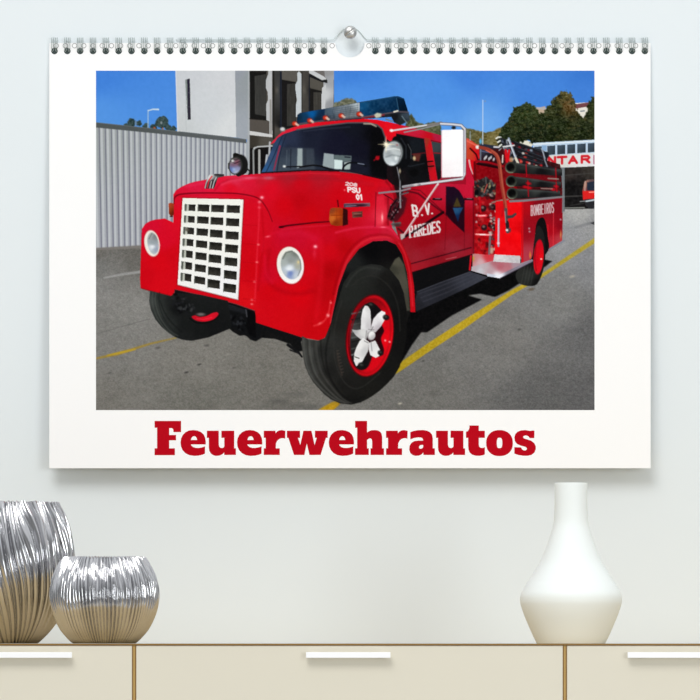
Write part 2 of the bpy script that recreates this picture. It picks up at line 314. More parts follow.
def truck_rear():
    region('printed_fire_truck')
    D = (118, 12, 22)
    # pump bay and rear body background
    poly([(464, 136), (474, 144), (505, 147), (512, 150), (560, 164), (563, 197), (522, 202), (496, 258), (470, 258), (464, 190)], [(470, 150, (190, 40, 34)), (480, 170, (138, 10, 20)), (495, 175, (132, 12, 22)), (505, 170, (120, 14, 22)), (480, 200, (150, 14, 24)), (540, 178, (96, 18, 24)), (555, 165, (60, 26, 28)), (485, 235, (176, 14, 22)), (475, 250, (186, 16, 26)), (505, 195, (140, 12, 20))], tex=[(10, 2, 3)])
    # orange part of the cab rear
    poly([(464.5, 138), (468, 138), (478, 145), (483, 150), (479, 158), (474, 168), (466, 160)], [(467, 141, (206, 84, 66)), (470, 152, (196, 70, 44)), (478, 152, (200, 24, 34))])
    poly([(471, 147), (477, 152), (480, 160), (473, 166), (476, 156)], (206, 16, 30)); line([(470, 148), (476, 154), (478, 160)], 1.6, (70, 12, 14)); line([(467, 140.6), (480, 147)], 1.6, (226, 104, 84))
    poly([(464.5, 158), (474, 160), (474, 180), (472, 198), (465, 198)], [(468, 165, (206, 14, 28)), (470, 190, (198, 22, 40))])
    line([(469, 160), (470, 166), (472.4, 173.4)], [1.8, 1.2], (222, 176, 180)); poly([(470.6, 170), (473, 176), (474, 190), (471, 186)], (60, 10, 14), b=.3); line([(465, 173), (469.6, 186)], 1.2, (120, 10, 20)); line([(474.6, 162), (474.6, 196)], 2.4, (110, 10, 18))
    # panel of gauges on top
    poly([(479, 143.6), (496, 146), (503, 148), (505, 163), (500, 167), (480, 164.5), (476.6, 161), (479.5, 158)], [(484, 148, (58, 66, 84)), (490, 155, (30, 32, 40)), (500, 150, (70, 20, 22)), (490, 162, (60, 10, 16))])
    poly([(480, 143.2), (500, 146), (500, 148.6), (480, 146.2)], (44, 50, 66)); line([(480, 150.6), (492, 152.6)], 1, (92, 96, 128)); line([(480.6, 147), (480.4, 160)], 1.2, (116, 124, 140)); line([(494, 146.6), (507, 147.2)], 1.6, (212, 210, 214)); ell(477.4, 146.8, 2, 1.8, (232, 232, 228), b=.3)
    for x, y in [(484.6, 158), (486, 156.6), (489, 158.4), (490.8, 157), (493.6, 159)]: ell(x, y, .9, 1.7, (214, 216, 220), 20, .2, .9, False)
    line([(476, 160.6), (488, 162), (503, 166)], 2, (150, 14, 26)); line([(477, 163.4), (502, 168)], 2, (36, 10, 14))
    line([(502.6, 155), (502.3, 162)], 1.3, (220, 210, 200)); line([(499, 150), (503, 146)], 1.2, (150, 150, 155))
    line([(482.7, 100), (482.6, 144)], .9, (196, 214, 236), .95); ell(485, 101, .9, .9, (120, 150, 190), mark=False); line([(470, 131), (470, 140)], .7, (170, 190, 214), .8); ell(480.4, 141, 1.3, 2.6, (92, 170, 208), b=.3)
    # machinery
    M = [(473.6, 181), (480, 179), (486, 176.4), (492, 181), (496, 183), (495, 196), (474, 196)]
    poly(M, (38, 36, 38), b=.4); specks(M, [(84, 84, 88), (120, 116, 108), (20, 20, 24), (150, 140, 110), (140, 50, 40), (60, 64, 70), (24, 22, 24), (20, 20, 22)], 70, (.5, 1.5), .8, 3)
    line([(485.5, 177), (486, 183)], 1.5, (84, 82, 80)); line([(487, 184), (484, 192)], 1.2, (170, 80, 70)); ell(476.6, 191.6, 2.2, 2.8, (14, 14, 16), b=.3); ell(489.6, 186, 1, 2, (190, 180, 130), 20, .3, .8)
    P = [(474, 197), (497, 197), (496, 254), (474, 254)]
    specks(P, [(96, 10, 18), (120, 12, 20), (200, 18, 30), (60, 14, 18), (170, 14, 24), (190, 60, 60)], 110, (.8, 2.2), .6, 5)
    for x, y, r in [(483, 208, 3.2), (484, 227, 3), (493, 207, 2.8), (492.5, 196.5, 2.6), (492, 226, 2)]:
        ell(x, y, r, r, (44, 24, 28), b=.4); ell(x-.5, y-1, r*.45, r*.4, (150, 120, 116), b=.3, op=.8)
    specks([(490, 194), (496, 194), (494, 252), (488, 252)], [(180, 170, 160), (70, 50, 54), (120, 100, 100), (40, 20, 24), (200, 190, 180), (50, 12, 16)], 60, (.5, 1.6), .85, 8)
    line([(476, 214.6), (481, 215.6), (486, 215)], 2.4, (232, 70, 80)); line([(479, 215.2), (485, 215)], 1, (255, 190, 190)); line([(475, 233.6), (483, 234), (491, 234.4)], 1.5, (255, 170, 170)); line([(480, 234), (485, 234)], 1, (255, 240, 240))
    for x, y in [(476.4, 214.6), (476, 221.4), (490.6, 214.8), (491, 217.6), (475.6, 204), (490.4, 233.6)]: ell(x, y, 1.2, 1, (196, 186, 190), b=.3, op=.85, mark=False)
    line([(479.5, 197.5), (480.5, 212)], 1.4, (190, 16, 30)); line([(490, 236), (489, 254)], 2.2, (120, 106, 110)); ell(491.6, 250, 1.6, 3.4, (190, 160, 140), b=.4)
    line([(492, 202), (502, 199.6), (508, 199)], 1.6, (150, 116, 110)); line([(466, 198.8), (472.6, 198.8)], 1.8, (100, 70, 76)); ell(465.4, 198.6, 1, .8, (220, 180, 180), mark=False)
    poly([(473, 197), (476, 200), (475, 254), (472, 254)], (140, 8, 20), b=.4, op=.7)
    # ladder and suction hoses on top
    poly([(508, 140), (516, 142), (548, 153), (546.6, 164), (560, 170), (545, 170), (510, 163)], (40, 34, 40), b=.3)
    specks([(509, 142), (540, 152), (546, 158), (546, 169), (512, 162)], [(24, 26, 32), (150, 24, 30), (24, 24, 30), (70, 76, 88), (190, 60, 50), (20, 20, 24), (40, 44, 50)], 90, (.6, 1.8), .8, 11)
    for x0, y0, x1, y1, w in [(513, 141.6, 546, 152.8, 2.4), (514, 147, 545, 157.6, 2.2), (516, 151.4, 545, 161, 2.6), (517, 156.6, 544, 164.4, 2.4)]:
        line([(x0, y0), (x1, y1)], w, (26, 28, 33), .95, mark=True); line([(x0+2, y0-.2), (x1-2, y1-.8)], .6, (80, 86, 98), .7)
    for x, y, c in [(531, 150, (150, 170, 190)), (523, 153, (226, 222, 214)), (529, 163, (206, 196, 180)), (536, 165.6, (210, 200, 180)), (521, 161, (220, 90, 80)), (527, 162, (214, 50, 50)), (541, 165, (206, 40, 46)), (535, 158, (30, 30, 30))]: ell(x, y, 1.4, 1.1, c, 20, .3, .85, False)
    ell(546.5, 154.6, 2.4, 3, (26, 30, 38), b=.4); line([(542.6, 150), (544.6, 160), (547, 166)], 1.3, (130, 136, 146)); line([(541, 148), (545, 158)], .9, (170, 178, 190), .8)
    for k in range(3):
        x, y = 497.6+k*1.7, 137.6+k*3.7
        line([(x-1.6, y+.6), (x+.4, y-.8), (x+3, y-.6)], 1.5, (226, 226, 220)); line([(x-1, y+2.3), (x+3, y+1.6)], 1.3, (26, 28, 30))
    poly([(500, 137), (506, 139), (513, 150), (517, 163), (508, 163), (503, 148)], (44, 46, 52), b=.3); specks([(500, 137), (506, 138), (513, 146), (517, 160), (509, 160), (503, 146)], [(150, 160, 176), (40, 44, 50), (190, 196, 206), (24, 26, 30), (90, 96, 110)], 60, (.5, 1.3), .85, 2)
    line([(508.6, 138), (512, 148), (517, 161)], 2, (146, 158, 176)); line([(508, 139), (515.5, 158)], .8, (220, 226, 234)); line([(503, 146.4), (514, 145)], 1.3, (222, 222, 224)); line([(515.5, 158), (518, 163)], 2.4, (214, 208, 190))
    line([(505.6, 150), (507, 161)], 2.6, (206, 22, 34)); line([(509, 150), (508, 158), (511, 162)], 2.2, (214, 20, 30)); ell(511, 159.6, 1.8, 3, (190, 150, 110), b=.4, op=.8)
    # three suction tubes
    for nme, (x, y, x1, y1, h0, h1) in enumerate([(510.6, 167.1, 562, 172.2, 5.4, 3.2), (511.2, 180.8, 561, 184.6, 5, 3.1), (512, 193, 560, 193.6, 5, 3.1)]):
        region('printed_suction_hose')
        poly([(x, y-h0), (x1, y1-h1), (x1, y1+h1), (x, y+h0)], [(x+12, y-h0, (60, 64, 62)), (x+12, y, (44, 47, 46)), (x+12, y+h0, (20, 20, 22)), (x1, y1-h1, (64, 68, 68)), (x1, y1+h1, (24, 22, 24)), (x+25, y-h0+1.4, (64, 68, 66)), (x+30, y+h0-1, (22, 22, 24))])
        line([(x+5, y-h0+1.3), (x1-4, y1-h1+1.2)], 1, (82, 88, 88), .6, .5)
        ell(x, y, 5.6, 5.8, [(x-4, y+3, (96, 104, 88)), (x+3, y-3, (50, 54, 50)), (x-4, y-4, (66, 72, 64))]); ell(x-.4, y-.2, 4, 4.1, (12, 12, 12), b=.5); glow(x+1.6, y+2.8, 2, 1.2, (44, 48, 42), .8); line([(x-4.6, y+3), (x-2, y+5), (x+2, y+5)], .9, (132, 136, 116), .7)
    region('printed_fire_truck')
    poly([(516, 173.6), (556, 176.6), (556, 181.8), (516, 175.6)], (116, 16, 26), b=.4); poly([(517, 186.4), (557, 188.6), (557, 190.4), (517, 188)], (60, 20, 24), b=.4)
    for x, y0, y1 in [(525.8, 164, 176), (527.6, 180, 196), (555.4, 168, 180), (556, 182, 191)]: line([(x, y0), (x+.7, y1)], 1.1, (176, 14, 28), .9)
    for x, y in [(525, 186.4), (529, 187.4), (556, 186), (553, 189), (528.4, 183)]: ell(x, y, 2.6, 1.4, (190, 18, 32), 10, .4, .9, False)
    line([(541, 188), (552, 188.4)], 1.2, (170, 160, 150), .7); line([(548, 178), (558, 178.6)], 1.4, (150, 150, 140), .8)
    # the red box with the nozzle
    poly([(495.6, 201), (508, 199.6), (523, 200.6), (522.6, 257), (494.4, 256)], [(500, 205, (216, 16, 26)), (515, 210, (238, 14, 22)), (518, 235, (244, 12, 20)), (500, 240, (236, 12, 22)), (505, 252, (232, 14, 24)), (521.6, 230, (214, 12, 20))], tex=[(5, 3, 3)])
    poly([(521.6, 200.6), (563, 196.6), (562, 240), (548.2, 250), (531, 260), (521, 266)], [(525, 206, (176, 14, 26)), (526, 230, (150, 14, 30)), (527, 255, (176, 60, 76)), (540, 206, (128, 14, 28)), (556, 205, (134, 14, 28)), (551, 230, (170, 14, 30)), (560, 225, (140, 12, 28)), (559, 240, (180, 60, 70)), (553, 242, (186, 40, 54))])
    line([(522.4, 202), (522.4, 262)], 1.6, (206, 16, 26), .9); line([(553.4, 206), (553, 246)], .8, (220, 60, 70), .8); line([(547.6, 224), (548.4, 250)], 1, (206, 30, 44), .9)
    line([(510, 200.8), (523, 200.2), (563.4, 196.2)], 2.2, (128, 126, 130)); line([(514, 198.6), (562, 195)], 1, (40, 40, 42), .9); line([(563, 168), (562.4, 212)], 1.2, (126, 132, 136), .9)
    line([(522, 264.5), (532, 258.6)], 1.5, (120, 108, 120)); line([(548, 249.4), (562, 241), (564, 240)], 1.8, (132, 136, 148)); ell(530, 254.6, .8, 3, (220, 130, 60), b=.3, mark=False); ell(560.6, 234, .6, 3, (200, 150, 90), b=.3, mark=False)
    for x, y in [(529, 228), (529.4, 231), (560.4, 219)]: ell(x, y, .9, .9, (190, 170, 180), b=.3, op=.8, mark=False)
    word('BOMBEIROS', (531, 205.4), (554.4, 202), 9.6, .95, (208, 190, 192), gap=.38)
    # rear arch and wheel
    poly([(535, 232), (536.6, 222), (540, 217.4), (543.6, 217.6), (546, 224), (547.6, 236), (548, 250), (534, 262)], (20, 18, 20), smooth=True)
    region('printed_rear_wheel')
    poly([(537, 226), (541, 227), (544, 236), (545.2, 252), (543.4, 268), (539, 280), (534, 285), (524, 284.6), (517.6, 281), (516, 272), (526, 262), (532, 256), (534, 240)], [(540, 232, (34, 34, 34)), (528, 275, (50, 52, 50)), (520, 280, (44, 46, 44)), (537, 282, (22, 22, 22)), (532, 262, (28, 28, 28)), (544, 256, (26, 26, 26))], smooth=True, b=.2)
    for k in range(4): line([(521+k*3.2, 283.6), (524.5+k*3.2, 266)], .6, (74, 76, 74), .5)
    ell(538.4, 256.2, 5, 17.4, [(541, 256, (228, 16, 30)), (535.5, 256, (190, 12, 30)), (538, 242, (200, 14, 34)), (538, 270, (214, 20, 34))], 4); line([(536, 243), (534.6, 256), (536, 270)], .9, (120, 10, 24), .7); ell(541, 258.4, 1, .8, (255, 190, 180), mark=False); ell(537, 256.5, 1.6, 8, (206, 14, 32), 4, .5, .8, False)
    region('printed_fire_truck')
    # brown hose and nozzle
    H = [(480, 147), (486, 148.4), (491, 150.6), (496.4, 155), (499.2, 163), (500.6, 175), (502, 186), (504, 197), (505.8, 210)]
    line(H, [3.2, 3.8, 3.4], (150, 62, 48), smooth=True, mark=True); line([(p[0]+.6, p[1]-.3) for p in H[2:]], 1.2, (196, 102, 80), .8, .3, smooth=True); line([(486, 150), (491, 152.4)], 1.2, (206, 90, 70))
    line([(505.6, 209), (506.6, 220), (507.6, 231)], [3, 2.4, 3.6], (84, 78, 80), mark=True); line([(507, 216.6), (512, 216), (515.2, 213.6)], [3.2, 2.4], (70, 64, 68)); line([(507, 222), (507.4, 226)], 3.4, (40, 34, 38)); ell(506.8, 229.6, 1.3, 1.1, (226, 220, 226), mark=False); line([(504.8, 211), (505.6, 222)], .9, (140, 134, 136)); ell(509.6, 229.6, 1.2, 2, (90, 60, 66), b=.3, mark=False); line([(504, 204), (502, 215)], 1.4, (150, 10, 20), .5, .6)
    line([(498.6, 218.5), (498.3, 245.4)], 2, (178, 150, 168)); line([(498.2, 220), (497.9, 244)], .7, (226, 206, 216)); ell(498.2, 242.6, 1.5, 1, (230, 200, 210), mark=False)
    # step tray and running board
    region('printed_running_board')
    poly([(411, 272), (440, 262), (473, 252), (473, 272), (418, 312), (413, 300)], (18, 18, 20))
    poly([(417, 291), (440, 282), (470, 271), (488, 276.6), (470, 286), (440, 300), (416, 311), (415, 300)], [(425, 296, (46, 47, 55)), (470, 274, (58, 60, 70)), (480, 278, (64, 66, 76)), (440, 292, (40, 41, 48)), (418, 306, (38, 39, 45))])
    for k in range(3): line([(419+k*2, 293+k*4), (444+k*2, 284+k*3.6), (472+k*3, 273+k*2)], 1, (70, 72, 82), .5, .3)
    line([(417, 291), (440, 282), (470, 271)], .9, (84, 86, 98), .6)
    line([(416, 311.4), (440, 300.6), (470, 286.4), (488, 277.4)], 1.1, (16, 16, 18))
    poly([(471.6, 266), (480, 262), (494, 254), (520, 255.4), (520, 262.6), (532, 258.6), (533, 260), (500, 277), (487, 274.6), (471, 270)], [(475, 267, (184, 172, 178)), (485, 266, (190, 176, 182)), (500, 266, (180, 100, 112)), (508, 266, (184, 116, 126)), (495, 262, (176, 110, 120)), (490, 270, (186, 160, 168)), (515, 264, (168, 146, 158)), (497, 275, (236, 238, 244)), (480, 270, (196, 196, 204)), (525, 261, (150, 140, 150))])
    poly([(494.4, 253.8), (520, 255.2), (520, 262.6), (493, 261)], [(500, 256, (212, 210, 212)), (515, 260, (198, 194, 198))], tex=[(10, 1.6, 2)]); poly([(472.4, 252.8), (485, 254), (494, 254), (493, 260), (472.4, 266)], [(474, 258, (196, 130, 130)), (488, 256, (206, 60, 70)), (480, 262, (206, 170, 176))])
    poly([(486.6, 272.6), (498, 274.6), (520, 264.4), (532, 258.8), (532.6, 260.6), (499.6, 277.6), (487, 275.6)], [(492, 275, (196, 202, 216)), (498, 275.6, (240, 242, 250)), (510, 271, (130, 124, 138)), (530, 260, (140, 128, 146))]); line([(500, 277.6), (532.6, 261)], .8, (70, 62, 76), .8)
    ell(472.3, 249.6, 1.2, 3, (236, 214, 210), b=.3); ell(473.4, 258, .9, 2.4, (190, 150, 70), b=.3)
    line([(471, 254), (469.6, 269)], 1.8, (206, 20, 36))
def truck_front():
    region('printed_fire_truck')
    # cab side: door, roof, windows
    poly([(386, 121), (400, 124.4), (414, 127.6), (441, 135), (466, 140), (466, 158), (474, 180), (473.6, 253), (410, 272.4), (398, 236), (384, 182)],
         [(395, 125, (202, 20, 44)), (420, 131, (186, 28, 56)), (438, 136, (180, 24, 54)), (400, 200, (150, 12, 26)), (425, 192, (186, 18, 40)), (445, 188, (190, 30, 60)), (470, 190, (196, 26, 58)), (412, 215, (166, 10, 26)), (440, 225, (158, 12, 28)), (425, 245, (150, 14, 28)), (460, 240, (142, 16, 32)), (415, 258, (150, 34, 46)), (455, 248, (146, 44, 58)), (468, 220, (160, 14, 28)), (412, 268, (176, 28, 42)), (440, 262, (120, 16, 28))])
    poly([(414, 249), (470, 233), (470, 246), (412, 262)], (156, 36, 52), b=1.5, op=.5, mark=False)
    poly([(388, 122.4), (400, 124.6), (420, 130), (441, 135.4), (441, 141.4), (424, 137.4), (400, 132.4), (390, 131)], [(395, 126, (214, 24, 40)), (430, 137, (196, 16, 34)), (436, 135.4, (176, 34, 70)), (415, 129, (196, 32, 62))])
    line([(398, 134), (424, 138.6), (441, 142.6)], 1, (92, 10, 20), .8)
    poly([(388, 131), (398, 133.6), (424, 138.6), (430, 181), (402, 187), (392, 184), (386, 178), (384, 160)], [(400, 140, (14, 15, 20)), (415, 146, (26, 30, 36)), (415, 170, (20, 21, 24)), (395, 178, (30, 20, 24)), (425, 165, (16, 16, 18))])
    line([(407, 154.6), (424, 152.6), (441, 153)], 1, (120, 26, 34), .8, .2); poly([(413, 153.6), (421, 153.6), (419, 161), (414, 160)], (112, 52, 44), b=.5, op=.8, mark=False); ell(414.2, 158, 1.4, 2, (200, 180, 140), b=.4, mark=False)
    line([(402, 164), (410, 166), (424, 163)], 1.2, (40, 44, 50), .8); ell(414, 172, 5, 4, (12, 12, 13), b=1, op=.8, mark=False); line([(409, 150), (411, 158)], 1, (110, 112, 110), .7)
    poly([(431.2, 141), (441, 143), (441, 178), (437.6, 180)], [(435, 146, (60, 70, 74)), (438, 160, (34, 40, 44)), (436, 175, (24, 26, 28))]); line([(431, 152.4), (441, 153)], 1, (170, 24, 34), .8); poly([(441, 178), (466, 176), (466, 184), (441, 183)], (140, 14, 34), op=.6, mark=False)
    poly([(424.4, 137.4), (430.4, 138.6), (434, 160), (437.2, 181), (431.6, 181.6), (427, 160)], [(425.5, 143, (150, 56, 40)), (430, 145, (200, 22, 34)), (428, 165, (140, 34, 34)), (434, 172, (200, 20, 36)), (433, 160, (206, 20, 36))])
    line([(426.4, 161.4), (432.6, 160.8)], 1.2, (26, 12, 14)); line([(427, 166.4), (433.6, 165.6)], 1.2, (26, 12, 14))
    # lower sill lines
    line([(410, 263.4), (425, 259.4), (471, 247)], 1.1, (60, 10, 20), .9, .2); line([(409.6, 272.4), (440, 263.4), (472, 253.8)], 1, (36, 8, 14), .9); poly([(410, 264), (471, 248), (472, 253.4), (410, 271.6)], (160, 30, 44), b=.5, op=.5, mark=False); line([(446, 258.6), (456, 256.4)], .9, (200, 140, 140), .5)
    # door seams, reflections
    line([(446, 186), (446.2, 214), (444.6, 250)], .8, (110, 10, 22), .5); line([(464.4, 196), (464.2, 250)], .8, (100, 10, 22), .5); line([(473.2, 186), (473.2, 253)], 1, (90, 8, 20), .7)
    line([(400, 189), (418, 193), (432, 204), (443, 212)], 1.6, (84, 10, 24), .9, .3); line([(400, 187), (420, 190), (443, 211)], .8, (60, 8, 18), .6); line([(443, 212), (463, 230)], 1, (80, 10, 22), .6, .3)
    poly([(446, 186), (454, 186.4), (459, 190), (464.4, 199), (464.2, 232), (452, 221), (445.6, 213.6)], [(450, 190, (34, 14, 34)), (456, 200, (30, 18, 34)), (458, 225, (40, 10, 24)), (448, 210, (36, 8, 22))], b=.3)
    poly([(457, 196.6), (461, 206.4), (453, 206.4)], (74, 62, 34), b=.4, mark=False); poly([(452.6, 207.4), (463, 207), (459.6, 214), (458, 221.6), (455, 214)], [(455, 209, (40, 84, 124)), (458, 218, (16, 40, 80))], b=.3, mark=False)
    for x in (433.4, 465): line([(x, 198.6), (x+7.6, 198.8)], 2.2, (44, 14, 22)); line([(x+2, 198), (x+6.4, 198.2)], .8, (150, 120, 130), .8)
    # B. V. / PAREDES
    line([(402.6, 237.4), (420, 227), (436, 216.4), (443, 211.8)], 2.6, (24, 8, 14), .92, .2)
    word('B', (413.6, 204.8), (420.6, 206), 10.2, 2, (226, 218, 216), gap=.36, slant=-.14); word('V', (425.8, 203.4), (431.6, 203.4), 10.2, 1.9, (226, 218, 216), gap=.3, slant=-.1); ell(422, 214.6, 1, .9, (230, 220, 220), mark=False); ell(432, 213, 1, .9, (230, 220, 220), mark=False)
    word('PAREDES', (410, 226.2), (441.6, 220.6), 10.4, 1.7, (222, 212, 212), gap=.34, slant=-.06)
    for k in range(7): line([(409.6+k*4.5, 226.4-k*.8), (412.2+k*4.5, 226-k*.8)], 1, (222, 212, 212), .8); line([(409.2+k*4.5, 237-k*.8), (411.8+k*4.5, 236.6-k*.8)], 1, (222, 212, 212), .8)
    line([(413, 231.6), (420, 227.4), (432, 220)], 1.7, (30, 8, 14), .85, .2)

    # light bar
    region('printed_light_bar')
    poly([(296.6, 124), (297.4, 114.6), (300, 112.6), (324, 108.6), (359, 102), (394.4, 96), (399, 96.2), (404, 98.4), (407.6, 109.6), (408, 113), (400, 116), (360, 119), (320, 121.6)], (34, 40, 50))
    poly([(297, 124), (297.6, 114.6), (300, 112.8), (324.6, 108.6), (325, 119.6), (310, 122)], [(298, 118, (18, 44, 66)), (306, 118, (22, 60, 92)), (312, 114, (14, 92, 158)), (322, 115, (22, 46, 74)), (318, 119, (20, 40, 60))])
    poly([(324.6, 108.6), (359.4, 102.2), (359.6, 116.6), (325, 120)], [(328, 112, (74, 92, 108)), (340, 110, (112, 122, 132)), (350, 112, (104, 112, 118)), (357, 104, (170, 180, 186)), (330, 119, (60, 70, 82)), (350, 116, (120, 126, 130))], tex=[(12, (1.2, 3), 2)])
    for k in range(6): line([(326, 119-k*1.7), (358, 115.6-k*2.1)], .6, (66, 78, 90), .5)
    poly([(359.4, 102.4), (394.4, 96), (397, 97), (398.6, 110.8), (360, 117)], [(362, 106, (24, 84, 128)), (375, 108, (16, 58, 92)), (385, 100, (22, 62, 98)), (394, 105, (14, 48, 78)), (380, 114, (14, 44, 72)), (364, 114, (18, 66, 104))], tex=[(10, (2, 2), 5)])
    poly([(395, 96), (399, 96.2), (404, 98.4), (407.6, 110), (398.6, 111)], [(398, 100, (10, 34, 58)), (405, 108, (8, 26, 44))]); line([(396.4, 98), (398.6, 110.6)], .9, (60, 104, 136), .8); line([(361, 102.4), (394.6, 96.4), (403.6, 98.4)], .9, (40, 84, 116), .8)
    line([(300, 123.4), (325, 120.2), (360, 117.2), (398, 111.4), (408.4, 112)], 1.4, (92, 84, 92), .9); line([(362, 118), (384, 114.6)], 1.5, (150, 40, 54), .8); line([(394, 111.6), (397.6, 110.6)], 1.5, (220, 216, 200)); poly([(390, 114), (409, 112.6), (410, 120), (400, 125), (394, 122)], [(394, 117, (24, 26, 30)), (406, 115, (60, 72, 84)), (402, 122, (36, 44, 48))], b=.3)
    line([(402, 116), (407, 123)], 1.2, (120, 140, 150), .7); line([(386, 119), (392, 121)], 1.6, (120, 120, 120), .8)
    region('printed_fire_truck')
    poly([(270, 144), (278.4, 135), (283, 131), (297, 125.6), (317, 122), (340, 120.3), (362.9, 118.6), (377, 119.4), (388.6, 122), (396, 128), (396, 146), (386, 138), (300, 133)], [(280, 134, (214, 40, 64)), (300, 126, (222, 30, 52)), (330, 122.4, (214, 18, 36)), (360, 120.4, (212, 14, 30)), (380, 123, (220, 16, 34)), (390, 130, (224, 20, 36))])
    for x, y in [(295, 123.6), (310, 120.5), (325.7, 117.8), (341.4, 115.6), (359.4, 114)]:
        ell(x, y, 3, 2.7, (96, 30, 30), b=.4); ell(x-.4, y-.3, 2.2, 2, (206, 62, 40), b=.4); poly([(x+.8, y-2), (x+4.4, y+1.2), (x+3, y+2.4), (x+.4, y+1)], (214, 190, 176), b=.4, mark=False); ell(x+.4, y-.2, .9, .8, (244, 170, 150), op=.7, mark=False)
    poly([(374, 114.6), (377, 112.4), (381.6, 113.4), (381, 116.6), (376, 118)], (196, 196, 176), b=.5); ell(282.6, 128.8, 2.4, 1.9, (206, 208, 208), b=.4); line([(281, 131), (284.4, 130.8)], 1, (120, 120, 120))

    # windscreen
    region('printed_windscreen')
    Wd = [(261, 172.6), (265, 165), (270, 153), (274, 143), (277.6, 137.4), (284, 133.6), (297, 129.4), (320, 126), (348, 122.6), (367, 122.4), (377, 124.6), (382, 128.6), (385, 137), (386.4, 150), (387, 165), (386.6, 179), (371, 176), (357, 172.6), (338, 170.4), (310, 169.6)]
    poly(Wd, [(264, 168, (52, 92, 138)), (271, 155, (58, 82, 118)), (276, 145, (50, 72, 104)), (290, 137, (46, 54, 76)), (288, 150, (38, 44, 62)), (310, 132, (30, 34, 50)), (310, 145, (32, 36, 52)), (340, 140, (24, 25, 42)), (360, 150, (22, 22, 36)), (330, 150, (26, 27, 44)), (375, 135, (14, 14, 18)), (380, 160, (10, 10, 12)), (350, 126, (24, 26, 36)), (310, 166, (44, 52, 64)), (280, 164, (66, 80, 96)), (360, 168, (30, 32, 46))])
    clip(Wd)
    poly([(281, 147), (314, 148), (315, 170), (277, 171)], [(284, 150, (54, 62, 76)), (292, 160, (70, 80, 92)), (310, 150, (62, 70, 82)), (306, 165, (66, 74, 84))], b=.8, op=.9)
    line([(283, 134), (273, 158), (266, 172)], 1, (30, 44, 66), .8); line([(286, 135), (282, 146), (279, 158), (277, 171)], 1.2, (34, 42, 60), .8)
    poly([(297.6, 148), (302.6, 148), (302.4, 166), (297, 168)], (156, 168, 170), b=.4); line([(291, 149), (290.6, 168)], 1, (34, 40, 52), .8); line([(287, 150), (286, 168)], .8, (90, 100, 112), .6); line([(305, 150), (305, 166)], 3, (52, 58, 68), .7, .4)
    poly([(324, 152.6), (334, 154), (334, 168.4), (322.6, 166)], (152, 164, 168), b=.3); poly([(334, 154.4), (351.6, 155.4), (351.4, 160), (342, 162), (334, 159)], (96, 110, 112), b=.3); poly([(334, 159), (342.6, 160), (342.6, 169), (334, 168.6)], (208, 224, 224), b=.3); poly([(344, 162), (351, 160.6), (350, 169), (344, 169)], (170, 184, 182), b=.4); line([(345, 156.6), (350, 157)], 1.3, (40, 44, 54))
    line([(342.6, 170), (344, 166), (349, 162.6), (357, 162.6), (366, 165.6)], 1.8, (18, 20, 26), smooth=True); line([(358, 163), (364, 164)], 1, (130, 140, 160), .9)
    line([(300, 166.6), (313, 164.8), (320, 165.6), (328, 168), (336, 172)], 1.6, (20, 20, 24)); line([(284, 166.6), (300, 166)], 1.2, (24, 24, 30)); ell(284.4, 166, 1.5, 1.2, (220, 226, 226), b=.3)
    line([(280, 145.8), (277.6, 155), (274, 169.4)], [1.8, 1.4], (150, 50, 78), .9); line([(304, 131), (324, 128.6), (350, 126.6)], 1, (60, 66, 82), .6, .4)
    poly([(373, 124), (390, 126), (390, 182), (371, 178), (370, 150)], (12, 12, 14), b=1.2, op=.8); ell(377.4, 157.6, 2, 2, (190, 20, 34), 30, .5); line([(374, 160), (379, 156)], 1.3, (150, 14, 26), .8)
    clip()
    line(Wd[6:14], 1.5, (84, 82, 88), .9); line([(364, 123.4), (371, 123.6), (376, 126)], 1.5, (206, 190, 170), .8, .3); line([(261.4, 172.4), (310, 169.6), (338, 170.4), (357, 172.8), (386, 179)], 1.2, (30, 22, 28), .9); line([(340, 171), (350, 172), (362, 174.6)], 1, (120, 110, 116), .7)

    # bonnet and wing
    region('printed_fire_truck')
    Hd = [(173.4, 222), (173.6, 194), (176, 190), (181.4, 186.4), (188, 183.4), (195, 181.2), (205.4, 179.4), (214, 176.8), (224, 175.6), (242, 174.6), (263, 173), (310, 170.4), (338, 171.2), (357, 173.4), (386, 180), (392, 184), (394, 200), (392, 227), (398.6, 236.3), (405.4, 250), (410.6, 262), (414, 286), (415.4, 311.4), (410.4, 311.4), (409.6, 296), (407, 272), (402, 254), (396, 244), (387, 240), (373, 240.6), (359, 248.3), (347, 263.7), (338.6, 286), (333.6, 309), (330.4, 324), (325.6, 336), (322, 339), (317.9, 339.4), (310, 338), (301, 336.4), (290, 332.7), (270, 326.4), (255.7, 321.8), (254.8, 309.6), (236, 303), (205, 295), (175.4, 288.6), (174, 293), (171, 295.4), (165, 294), (151, 290.4), (140.8, 287.6), (140.3, 278), (141, 256), (142, 228.6), (145.4, 223.4), (150, 220.6), (155.7, 219), (165, 218)]
